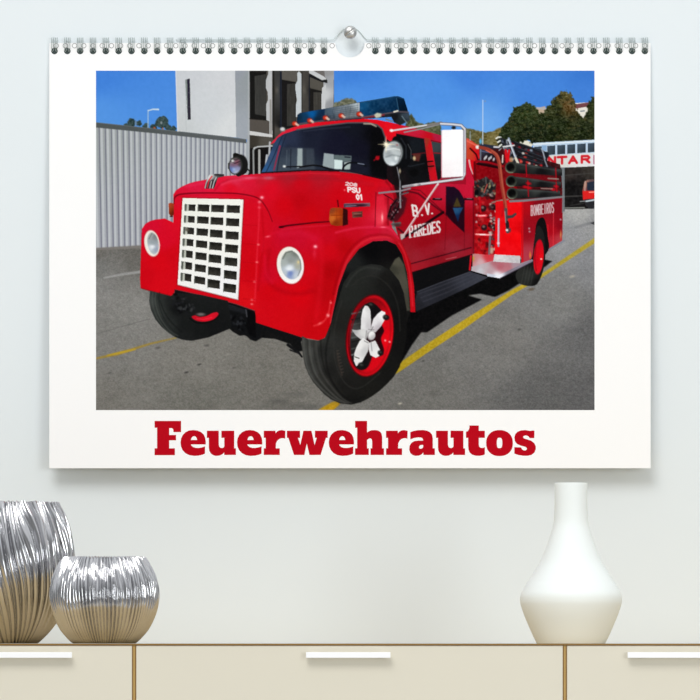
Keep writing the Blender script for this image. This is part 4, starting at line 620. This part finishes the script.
def mat(name, c, rough=.6, metal=0, spec=.5, noise=0, scale=20, bump=0, coat=0):
    m = bpy.data.materials.new(name); m.use_nodes = True; n = m.node_tree; b = n.nodes['Principled BSDF']
    b.inputs['Base Color'].default_value = srgb(c); b.inputs['Roughness'].default_value = rough; b.inputs['Metallic'].default_value = metal
    b.inputs['Specular IOR Level'].default_value = spec; b.inputs['Coat Weight'].default_value = coat
    tcn = n.nodes.new('ShaderNodeTexCoord'); nz = n.nodes.new('ShaderNodeTexNoise'); nz.inputs['Scale'].default_value = scale; nz.inputs['Detail'].default_value = 5
    n.links.new(tcn.outputs['Object'], nz.inputs['Vector'])
    if noise:
        mx = n.nodes.new('ShaderNodeMix'); mx.data_type = 'RGBA'
        mx.inputs['A'].default_value = srgb(tuple(max(0, v-noise) for v in c)); mx.inputs['B'].default_value = srgb(tuple(min(255, v+noise) for v in c))
        n.links.new(nz.outputs['Fac'], mx.inputs['Factor']); n.links.new(mx.outputs['Result'], b.inputs['Base Color'])
    if bump:
        bp = n.nodes.new('ShaderNodeBump'); bp.inputs['Strength'].default_value = bump; bp.inputs['Distance'].default_value = .001
        n.links.new(nz.outputs['Fac'], bp.inputs['Height']); n.links.new(bp.outputs[0], b.inputs['Normal'])
    return m

M_wall = mat('wall_paint', (229, 236, 239), .9, spec=.1, noise=1.2, scale=6, bump=.05)
M_floor = mat('floor_oak', (196, 194, 188), .5, noise=6, scale=9)
M_paper = mat('white_paper', (250, 250, 250), .9, spec=0)
M_board = mat('grey_backing_board', (222, 224, 226), .9, spec=.1, noise=3)
M_wire = mat('white_metal_wire', (168, 179, 177), .45, metal=.25)
M_hang = mat('grey_hanger_wire', (186, 198, 196), .4, metal=.4)
M_hole = mat('dark_hole', (66, 78, 76), .8, spec=.2)
M_ring = mat('hole_edge_grey', (172, 172, 172), .8, spec=.1)
M_pin = mat('polished_steel', (196, 196, 194), .38, metal=1)
M_silver = mat('silver_glaze', (206, 206, 208), .12, metal=1, noise=4, scale=60)
M_vase = mat('matte_white_ceramic', (237, 242, 240), .5, spec=.25, noise=.8, scale=15)
M_front = mat('cream_lacquer', (219, 213, 196), .4, spec=.3, noise=1.5, scale=4)
M_oak = mat('golden_oak_veneer', (194, 169, 120), .5, noise=6, scale=30)
M_edge = mat('brown_edge_band', (132, 98, 42), .5, noise=6, scale=40)
M_gold = mat('golden_divider', (190, 156, 92), .4, noise=6, scale=40)
M_handle = mat('white_satin_metal', (250, 250, 250), .35, spec=.5)
M_title = mat('crimson_ink', (184, 14, 30), .9, spec=0)
M_ink = bpy.data.materials.new('printed_ink'); M_ink.use_nodes = True
_n = M_ink.node_tree; _b = _n.nodes['Principled BSDF']; _b.inputs['Roughness'].default_value = .9; _b.inputs['Specular IOR Level'].default_value = 0
_a = _n.nodes.new('ShaderNodeVertexColor'); _a.layer_name = 'ink'; _n.links.new(_a.outputs[0], _b.inputs['Base Color'])

# ------------------------------------------------------------------ mesh helpers
def link(name, me, m, parent=None):
    o = bpy.data.objects.new(name, me); COL.objects.link(o)
    if m: me.materials.append(m)
    if parent is not None: o.parent = parent
    return o

def tag(o, label=None, cat=None, group=None, kind=None):
    if label: o['label'] = label
    if cat: o['category'] = cat
    if group: o['group'] = group
    if kind: o['kind'] = kind
    return o

def empty(name, loc, rot=(0, 0, 0)):
    o = bpy.data.objects.new(name, None); COL.objects.link(o); o.location = loc; o.rotation_euler = rot; o.empty_display_size = .02
    return o

def box_mesh(name, x0, x1, y0, y1, z0, z1, bev=0, seg=2):
    bm = bmesh.new(); bmesh.ops.create_cube(bm, size=1)
    for v in bm.verts: v.co = Vector(((x0+x1)/2+v.co.x*(x1-x0), (y0+y1)/2+v.co.y*(y1-y0), (z0+z1)/2+v.co.z*(z1-z0)))
    if bev: bmesh.ops.bevel(bm, geom=bm.edges[:], offset=bev, segments=seg, affect='EDGES', profile=.5)
    me = bpy.data.meshes.new(name); bm.to_mesh(me); bm.free(); return me

def tubes_mesh(name, paths, r, sides=8):
    V, F = [], []
    for pts in paths:
        pts = [Vector(p) for p in pts]; n = len(pts); b0 = len(V)
        for i, p in enumerate(pts):
            t = (pts[min(i+1, n-1)]-pts[max(i-1, 0)]).normalized()
            u = t.cross(Vector((0, 1, 0))) if abs(t.y) < .9 else t.cross(Vector((1, 0, 0)))
            u.normalize(); w = t.cross(u)
            for k in range(sides):
                a = 2*math.pi*k/sides; V.append(p+u*math.cos(a)*r+w*math.sin(a)*r)
        for i in range(n-1):
            for k in range(sides):
                a, b = b0+i*sides+k, b0+i*sides+(k+1) % sides; F.append((a, b, b+sides, a+sides))
        F.append(tuple(b0+k for k in range(sides))[::-1]); F.append(tuple(b0+(n-1)*sides+k for k in range(sides)))
    me = bpy.data.meshes.new(name); me.from_pydata([tuple(v) for v in V], [], F); me.update()
    for p in me.polygons: p.use_smooth = len(p.vertices) == 4
    return me

def outline_mesh(name, loops, thick, Y=0):
    """A flat cut-out (outer loops and holes, in the XZ plane) with real thickness, front face at Y."""
    cu = bpy.data.curves.new(name+'_outline', 'CURVE'); cu.dimensions = '2D'; cu.fill_mode = 'BOTH'; cu.extrude = thick/2
    for lp in loops:
        s = cu.splines.new('POLY'); s.points.add(len(lp)-1); s.use_cyclic_u = True
        for k, (x, z) in enumerate(lp): s.points[k].co = (x, z, 0, 1)
    t = bpy.data.objects.new('t', cu); COL.objects.link(t)
    dg = bpy.context.evaluated_depsgraph_get(); me = bpy.data.meshes.new_from_object(t.evaluated_get(dg)); me.name = name
    bpy.data.objects.remove(t); bpy.data.curves.remove(cu)
    for v in me.vertices: x, z, d = v.co; v.co = (x, Y+thick/2-d, z)
    me.materials.clear(); me.update(); return me

def lathe_mesh(name, prof, seg=96, fn=None):
    V, F = [], []; n = len(prof)
    for i, (r, z) in enumerate(prof):
        for k in range(seg):
            a = 2*math.pi*k/seg; rr, zz = (r, z) if fn is None else fn(r, z, a, i)
            V.append((rr*math.cos(a), rr*math.sin(a), zz))
    for i in range(n-1):
        for k in range(seg):
            a, b = i*seg+k, i*seg+(k+1) % seg; F.append((a, b, b+seg, a+seg))
    F.append(tuple(range(seg))[::-1]); F.append(tuple((n-1)*seg+k for k in range(seg)))
    me = bpy.data.meshes.new(name); me.from_pydata(V, [], F); me.update()
    for p in me.polygons: p.use_smooth = len(p.vertices) == 4
    return me

# ------------------------------------------------------------------ the setting
WY = .022                       # the wall's face
w = link('wall_back', box_mesh('wall_back', -2.2, 2.2, WY, WY+.1, 0, 2.6), M_wall); tag(w, kind='structure')
f = link('floor', box_mesh('floor', -2.2, 2.2, -3, WY+.1, -.05, 0), M_floor); tag(f, kind='structure')

# ------------------------------------------------------------------ sideboard
FY = -.40
sb = empty('sideboard', (0, -.19, 0))
tag(sb, 'cream drawered sideboard with golden brown edges and white bar handles below the calendar', 'sideboard')
def sbl(name, x0, x1, y0, y1, z0, z1, m, bev=0, parent=None):
    oy = sb.location.y
    o = link(name, box_mesh(name, x0, x1, y0-oy, y1-oy, z0, z1, bev), m, parent or sb); return o
k = (D+FY)/D
XL, XR = -.95, .95
sbl('top_panel', XL, XR, FY, WY-.001, TOPZ-.0016, TOPZ, M_oak)
sbl('front_edge_band', XL, XR, FY-.0006, FY-.00001, TOPZ-.0016, TOPZ, M_edge)
sbl('carcass', XL, XR, FY+.02, WY-.001, .06, TOPZ-.0017, M_oak)
sbl('plinth', XL+.03, XR-.03, FY+.06, WY-.03, 0, .0599, M_edge)
for px in (134.1, 564.9):
    x = (px-350)/1000*k; wd = .0009*k
    sbl('divider_panel', x-wd, x+wd, FY+.0005, FY+.0199,   .0601, TOPZ-.0017, M_gold)
    sbl('divider_edge_band', x-.0020*k, x-wd-.00001, FY, FY+.0198, .0601, TOPZ-.0017, M_edge); sbl('divider_edge_band', x+wd+.00001, x+.0020*k, FY, FY+.0198, .0601, TOPZ-.0017, M_edge)
spans = [(XL+.001, (132.0-350)/1000*k, -15, 71), ((136.2-350)/1000*k, (562.8-350)/1000*k, 305.8, 390.6), ((567.0-350)/1000*k, XR-.001, 628.6, 714)]
for x0, x1, h0, h1 in spans:
    d_ = sbl('drawer_front', x0, x1, FY, FY+.0198, .40, TOPZ-.0018, M_front, .0004)
    lo = sbl('cupboard_door', x0, x1, FY, FY+.0198, .064, .397, M_front, .0004)
    zc = at(0, 654.6, FY-.02).z; kk = (D+FY-.02)/D
    a, b = (h0-350)/1000*kk, (h1-350)/1000*kk
    oy = sb.location.y
    me = box_mesh('handle', a, b, FY-.008-oy, FY-.0035-oy, zc-.0026, zc+.0026, .0003)
    hd = link('handle', me, M_handle, d_)
    bm = bmesh.new(); bm.from_mesh(hd.data)
    for xx in (a+.008, b-.008):
        r = bmesh.ops.create_cube(bm, size=1)
        for v in r['verts']: v.co = Vector((xx+v.co.x*.005, (FY-.0018-oy)+v.co.y*.0037, zc+v.co.z*.003))
    bm.to_mesh(hd.data); bm.free()
    hd['label'] = 'white bar handle'

# ------------------------------------------------------------------ vases on the sideboard
def densify(prof, step=.0012):
    p = spline([(a, b) for a, b in prof], False, 12); return p

def ribbed(name, px, Y, prof_px, n, amp, swirl, seg, label, seed):
    kk = (D+Y)/D; base = at(px, 643.2, Y); base.z = TOPZ+.0002
    prof = [(r*.98/1000*kk, (643.2-y)/1000*kk) for r, y in prof_px]; prof = densify(prof)
    H = prof[-1][1]; rs = np.random.RandomState(seed); ph = rs.uniform(0, 6.28, 12)
    def fn(r, z, a, i):
        t = z/H; up = max(0., t-.4)/.6
        lean = swirl*(t**1.3)*(1+.35*math.sin(a*2+ph[1]))
        u = a*n/(2*math.pi)+lean+.30*math.sin(a*5+ph[2]+t*1.6)+up*(.45*math.sin(a*9+ph[3]-t*3)+.12*math.sin(a*17+ph[4]+t*5))
        s = abs(math.sin(math.pi*u))**.8         # rounded rib, sharp groove
        s2 = abs(math.sin(math.pi*(u*1.618+up*.5*math.sin(t*6+a*4+ph[7]))))
        env = min(1, .6+t*1.2)*(1+.35*math.sin(a*13+t*3+ph[5]))
        wob = up*.0008*math.sin(t*17+a*9+ph[6])*math.sin(a*21+t*7)
        top = .0022*(s-.6)*max(0, (t-.97)/.03)
        return r+amp*env*(s-.6)+amp*.35*(s2-.5)*up+wob, z+top
    inner = [(r-.004, z) for r, z in reversed(prof) if z > .006]
    o = link(name, lathe_mesh(name, prof, seg, fn), M_silver)
    # inside of the bowl
    def fin(r, z, a, i): return max(r, .001), z
    bm = bmesh.new(); bm.from_mesh(o.data)
    top = [fc for fc in bm.faces if len(fc.verts) > 4 and fc.calc_center_median().z > H*.5]
    bmesh.ops.delete(bm, geom=top, context='FACES_ONLY')
    ring = [[bm.verts.new((r*math.cos(2*math.pi*q/seg), r*math.sin(2*math.pi*q/seg), z)) for q in range(seg)] for r, z in inner[::6]]
    bm.verts.ensure_lookup_table(); last = [bm.verts[(len(prof)-1)*seg+q] for q in range(seg)]
    prev = last
    for rg in ring:
        for q in range(seg): bm.faces.new((prev[q], prev[(q+1) % seg], rg[(q+1) % seg], rg[q])).smooth = True
        prev = rg
    bm.faces.new(prev); bmesh.ops.recalc_face_normals(bm, faces=bm.faces[:]); bm.to_mesh(o.data); bm.free()
    o.location = base; tag(o, label, 'vase', 'ribbed silver vases on the sideboard'); return o

ribbed('ribbed_vase', 104.2, -.275, [(31, 643.2), (33.5, 641.5), (38, 637), (44.5, 629), (50, 618), (53.8, 606), (54.8, 594), (53, 582), (49, 570.5), (44, 562), (40.8, 558.4), (39, 557.3)], 84, .0026, .6, 1680,
       'small round silver ribbed vase, in front of the taller one', 3)
ribbed('ribbed_vase', 10.5, -.17, [(26, 643.2), (29, 641), (38, 632), (49, 617), (58, 598), (63, 576), (63.5, 556), (60.5, 536), (55, 519), (50, 508.6), (46.6, 502.6)], 50, .0044, 3.2, 1500,
       'tall silver swirl-ribbed vase cut off by the left edge', 8)

kk = (D-.28)/D
vp = [(34, 643.2), (35, 641.6), (39.6, 632), (46.2, 616.5), (49.8, 606), (50.9, 600), (50.2, 594), (46.8, 587), (42.6, 580.5), (36.5, 571), (31, 561.5), (26, 550), (21.4, 537), (18, 525), (16.8, 515), (16.4, 503), (16.4, 492), (16.5, 483.6), (16.1, 482.9)]
outer = spline([(r/1000*kk, (643.2-y)/1000*kk) for r, y in vp], False, 10)
prof = outer+[(max(r-.003, .004), z) for r, z in reversed(outer) if z > .01][2::8]
o = link('ceramic_vase', lathe_mesh('ceramic_vase', prof, 128), M_vase); b_ = at(571, 643.2, -.28); b_.z = TOPZ+.0001; o.location = b_
tag(o, 'matte white bottle vase with narrow neck and wide low body', 'vase')

# ------------------------------------------------------------------ wall calendar
PIVY = 34.0
TILT = math.radians(2.15)
PIV = at(350, PIVY, .0189)
cal = empty('wall_calendar', PIV, (-TILT, 0, 0))
tag(cal, 'wire-bound white wall calendar showing a printed red fire truck above crimson lettering', 'calendar')
# local millimetre frame of the page: the mean distance of the tilted page keeps one millimetre at one pixel
CA = math.cos(TILT)
def lc(px, py, y=0.0):
    z = -(py-PIVY)/1000/CA; Yw = PIV.y+z*math.sin(TILT); kq = (D+Yw)/D
    return ((px-350)/1000*kq, y, z*kq + (-(643.2-PIVY)/1000*(D+PIV.y)/D+(643.2-PIVY)/1000*kq)*1)
def notch():
    pts = [(49.3, 467.8), (49.3, 42.6), (335, 42.6)]
    for q in range(17):
        a = math.pi-q*math.pi/16; pts.append((350+15*math.cos(a), 42+15*math.sin(a)))
    pts += [(365, 42.6), (650.6, 42.6), (650.6, 467.8)]
    return pts
def flat(name, loops, y, th, m, parent=cal):
    L = []
    for lp in loops: L.append([(lc(*p)[0], lc(*p)[2]) for p in lp])
    return link(name, outline_mesh(name, L, th, y), m, parent)
flat('cover_sheet', [notch()], 0, .0003, M_paper)
stack = [(x+(-.3 if x > 350 else .3), y-.3 if y > 400 else y+.1) for x, y in notch()]
flat('page_stack', [stack], .00035, .0013, M_paper)
flat('backing_board', [stack], .0017, .0008, M_board)

def circle(x, y, r, n=20): return [(x+r*math.cos(2*math.pi*q/n), y+r*math.sin(2*math.pi*q/n)) for q in range(n)]
holes = [56.2+9.197*q for q in range(65)]
loops = []
for x in holes:
    if 335 < x < 365: continue
    loops += [circle(x, 45.3, 2.65), circle(x, 45.3, 1.9)]
flat('hole_edging', loops, -.00006, .00005, M_ring)
LX = [54.5+12.833*q for q in range(47)]
LX = [x for q, x in enumerate(LX) if q not in (22, 23, 24)]
hole_mesh = flat('binding_hole', [circle(350, 50.6, 3.3)], -.00006, .00005, M_hole)
KT = (D+PIV.y)/D
hole_mesh.location.x = (LX[0]-350)/1000*KT; hole_mesh['label'] = 'dark punched binding hole'
for x in LX[1:]:
    o = hole_mesh.copy(); COL.objects.link(o); o.parent = cal; o.location.x = (x-350)/1000*KT
def loop_paths(x0):
    P = []
    for dx in (-1.85, 1.85):
        for s in (-1, 1):
            path = []
            for q in range(0, 15):
                t = q/14; a = math.pi*(t*1.32)-.55
                yy = 44.6-7.4*math.sin(a); dep = (-.0040 if math.cos(a) > 0 else -.0012)*math.cos(a)+.0004
                path.append(lc(x0+dx+s*(.85 if t < .8 else .85*(1-t)*5), yy, dep))
            P.append(path)
        # rounded tips pressed into the hole
        P.append([lc(x0+dx-.95, 48.4, -.0028), lc(x0+dx-.8, 50.3, -.0012), lc(x0+dx, 51.4, -.0004), lc(x0+dx+.8, 50.3, -.0012), lc(x0+dx+.95, 48.4, -.0028)])
    return P
base_mesh = tubes_mesh('wire_loop', loop_paths(350), .00032, 6)
for x in LX:
    o = bpy.data.objects.new('wire_loop', base_mesh); COL.objects.link(o); o.parent = cal
    if not base_mesh.materials: base_mesh.materials.append(M_wire)
    o.location = ((x-350)/1000*KT, 0, 0)
hp = [lc(176, 39.3, .0016), lc(330, 39.3, .0016), lc(333.5, 39, .0016)]+[lc(*p, .0016) for p in [(336, 36.5), (339, 32.8), (342, 29.8), (345, 27.8), (350, 26.9), (355, 27.8), (358, 29.6), (361, 32.6), (364, 36.5), (366.5, 39)]]+[lc(370, 39.3, .0016), lc(524, 39.3, .0016)]
link('hanger_wire', tubes_mesh('hanger_wire', [hp], .00036, 8), M_hang, cal)

# title
def S(o, pts): return [(o+x/8.75, 410+y/8.75) for x, y in pts]
TF = [(40, 92), (272, 92), (272, 190), (205, 190), (205, 172), (200, 160), (188, 155), (168, 155), (168, 215), (228, 215), (228, 262), (168, 262), (168, 332), (218, 332), (218, 392), (40, 392), (40, 332), (62, 332), (62, 152), (40, 152)]
TE = [(488, 298), (358, 298), (362, 308), (375, 320), (400, 328), (425, 329), (450, 325), (482, 315), (481, 378), (462, 387), (430, 395), (385, 398), (345, 392), (310, 375), (285, 348), (271, 315), (267, 280), (272, 245), (287, 214), (312, 190), (342, 176), (378, 172), (415, 176), (446, 189), (470, 211), (483, 240), (488, 270)]
TEH = [(358, 259), (362, 243), (372, 230), (386, 225), (400, 230), (409, 243), (412, 259)]
TU = [(498, 178), (602, 178), (602, 298), (605, 314), (614, 326), (630, 330), (643, 325), (650, 314), (650, 240), (625, 240), (625, 178), (737, 178), (737, 332), (752, 332), (752, 390), (650, 390), (648, 368), (635, 383), (610, 395), (580, 398), (555, 393), (533, 378), (519, 355), (515, 325), (515, 240), (498, 240)]
TR = [(383, 178), (485, 178), (487, 200), (498, 186), (515, 176), (540, 172), (572, 178), (570, 248), (556, 243), (540, 243), (518, 250), (500, 266), (490, 288), (488, 332), (523, 332), (523, 390), (383, 390), (383, 332), (400, 332), (400, 240), (383, 240)]
TW = [(-27, 178), (88, 178), (88, 240), (70, 240), (90, 302), (117, 178), (188, 178), (215, 302), (234, 240), (218, 240), (218, 178), (330, 178), (330, 240), (315, 240), (268, 390), (170, 390), (147, 290), (126, 390), (35, 390), (-15, 240), (-27, 240)]
TH = [(62, 92), (62, 195), (76, 183), (100, 174), (130, 172), (158, 176), (178, 188), (190, 208), (194, 235), (194, 332), (210, 332), (210, 390), (92, 390), (92, 332), (106, 332), (106, 268), (102, 252), (92, 245), (80, 246), (62, 258), (62, 332), (77, 332), (77, 390), (-43, 390), (-43, 332), (-25, 332), (-25, 152), (-43, 152), (-43, 92)]
TA = [(440, 190), (470, 180), (510, 173), (550, 172), (585, 177), (612, 190), (630, 212), (637, 245), (637, 332), (655, 332), (655, 390), (555, 390), (553, 368), (540, 384), (518, 395), (488, 398), (460, 391), (440, 373), (431, 345), (434, 310), (450, 284), (478, 268), (515, 264), (553, 264), (550, 248), (536, 238), (510, 236), (475, 241), (440, 254)]
TAH = [(515, 322), (520, 310), (532, 303), (553, 302), (553, 320), (545, 332), (530, 336), (518, 332)]
TT = [(520, 132), (602, 132), (602, 178), (655, 178), (655, 240), (602, 240), (602, 300), (606, 318), (620, 328), (640, 328), (655, 322), (655, 385), (635, 393), (605, 398), (575, 396), (545, 388), (523, 370), (512, 345), (509, 310), (509, 240), (490, 240), (490, 187), (505, 182), (515, 168), (520, 150)]
TOo = [(302+117*math.copysign(abs(math.cos(a))**.9, math.cos(a)), 286+114*math.copysign(abs(math.sin(a))**.9, math.sin(a))) for a in [2*math.pi*q/40 for q in range(40)]]
TOh = [(302+24*math.copysign(abs(math.cos(a))**.6, math.cos(a)), 285+46*math.copysign(abs(math.sin(a))**.8, math.sin(a))) for a in [2*math.pi*q/24 for q in range(24)]]
TS = [(608, 178), (606, 242), (566, 243), (558, 230), (545, 222), (528, 219), (512, 224), (508, 234), (516, 245), (545, 254), (580, 266), (606, 286), (619, 312), (619, 342), (606, 370), (582, 389), (550, 397), (510, 397), (470, 391), (432, 378), (432, 322), (490, 324), (498, 340), (513, 350), (530, 350), (542, 341), (540, 328), (525, 318), (490, 309), (455, 294), (436, 268), (432, 235), (440, 208), (460, 187), (490, 175), (530, 172), (570, 180), (590, 176)]
mv = lambda p, dx: [(x+dx, y) for x, y in p]
letters = [[S(150, TF)], [S(150, TE), S(150, TEH)], [S(150, TU)], [S(220, mv(TE, -118)), S(220, mv(TEH, -118))], [S(220, TR)], [S(290, TW)], [S(290, mv(TE, 72)), S(290, mv(TEH, 72))],
           [S(360, TH)], [S(360, mv(TR, -155))], [S(360, TA), S(360, TAH)], [S(410, mv(TU, -270))], [S(410, TT)], [S(465, TOo), S(465, TOh)], [S(465, TS)]]
ti = flat('title_lettering', [lp for l_ in letters for lp in l_], -.00005, .00004, M_title)
ti['label'] = 'crimson slab-serif word Feuerwehrautos'

# the printed picture: one part, its printed subjects as sub-parts, all in one plane
paint_picture()
pic = 255*(np.clip(INK, 0, 255).reshape(NH//2, 2, NW//2, 2, 3).mean((1, 3))/255)**1.07; rg_ = REG[::2, ::2]
nh, nw = pic.shape[:2]
gx = PX0+np.arange(nw)*(PX1-PX0)/(nw-1); gy = PY0+np.arange(nh)*(PY1-PY0)/(nh-1)
zz = np.array([lc(350, y)[2] for y in gy]); sxr = np.array([lc(1350, y)[0] for y in gy])
VX = (gx[None, :]-350)/1000*1.0*(sxr[:, None]); VZ = np.broadcast_to(zz[:, None], VX.shape)
LABELS = {'printed_sky': 'printed clear blue sky', 'printed_pavement': 'printed grey asphalt with yellow line', 'printed_fire_truck': 'printed red fire truck body', 'printed_grille': 'printed white grille',
          'printed_fence': 'printed ribbed grey metal fence', 'printed_light_bar': 'printed blue light bar', 'printed_mirror': 'printed white side mirror', 'printed_trees': 'printed green trees',
          'printed_building': 'printed pale building', 'printed_suction_hose': 'printed black suction hoses', 'printed_wheel_spider': 'printed white wheel hub', 'printed_wheel_rim': 'printed red wheel rim',
          'printed_front_wheel': 'printed near front wheel with black tyre', 'printed_front_wheel#far': 'printed far front wheel, partly hidden', 'printed_rear_wheel': 'printed rear wheel', 'printed_windscreen': 'printed dark windscreen', 'printed_headlight': 'printed headlight in white ring, right of the grille', 'printed_headlight#left': 'printed headlight in white ring, left of the grille'}
ids = rg_[:-1, :-1]
def ink_mesh(name, sel):
    jj, ii = np.nonzero(sel)
    a = jj*nw+ii; quad = np.stack([a, a+nw, a+nw+1, a+1], 1)
    u, inv = np.unique(quad, return_inverse=True); inv = inv.reshape(-1).astype(np.int32)
    me = bpy.data.meshes.new(name); me.vertices.add(len(u)); me.loops.add(len(inv)); me.polygons.add(len(quad))
    xyz = np.stack([VX.reshape(-1)[u], np.full(len(u), -.00004), VZ.reshape(-1)[u]], 1).astype(np.float32)
    me.vertices.foreach_set('co', xyz.reshape(-1)); me.loops.foreach_set('vertex_index', inv)
    me.polygons.foreach_set('loop_start', np.arange(len(quad), dtype=np.int32)*4)
    me.update(calc_edges=True); ca = me.color_attributes.new('ink', 'BYTE_COLOR', 'POINT')
    c = np.ones((len(u), 4), np.float32); c[:, :3] = np.clip(pic.reshape(-1, 3)[u]/255, 0, 1)
    ca.data.foreach_set('color_srgb', c.reshape(-1)); return me
order = [n for n in REGIONS]
print_root = link('printed_photo', ink_mesh('printed_photo', ids == order.index('printed_sky')), M_ink, cal)
print_root['label'] = 'printed photograph of a red fire truck'
for n_ in order:
    if n_ == 'printed_sky': continue
    s_ = ids == order.index(n_)
    if s_.any():
        nm = n_.split('#')[0]; q = link(nm, ink_mesh(nm, s_), M_ink, print_root)
        if n_ in LABELS or nm in LABELS: q['label'] = LABELS.get(n_, LABELS.get(nm))

# ------------------------------------------------------------------ the pin that carries the calendar
pc = at(350.2, 30.9, 0)
pr = [(.0016, -.0145), (.0016, -.004), (.0050, -.0036), (.0064, -.0024), (.0067, -.0006), (.0064, .0010), (.0056, .0023), (.0044, .0032), (.0030, .0038), (.0015, .0041), (.0002, .0042)]
def slot(r, z, a, i):
    d = abs(r*math.sin(a-math.radians(38)))
    return r, (z-.0011*max(0, 1-(d/.0013)**2) if z > .0005 else z)
o = link('wall_pin', lathe_mesh('wall_pin', spline(pr, False, 8), 96, slot), M_pin)
o.rotation_euler = (math.pi/2, 0, 0); o.location = (pc.x, WY-.0146, pc.z)
tag(o, 'round polished steel pin head holding the calendar wire', 'pin')
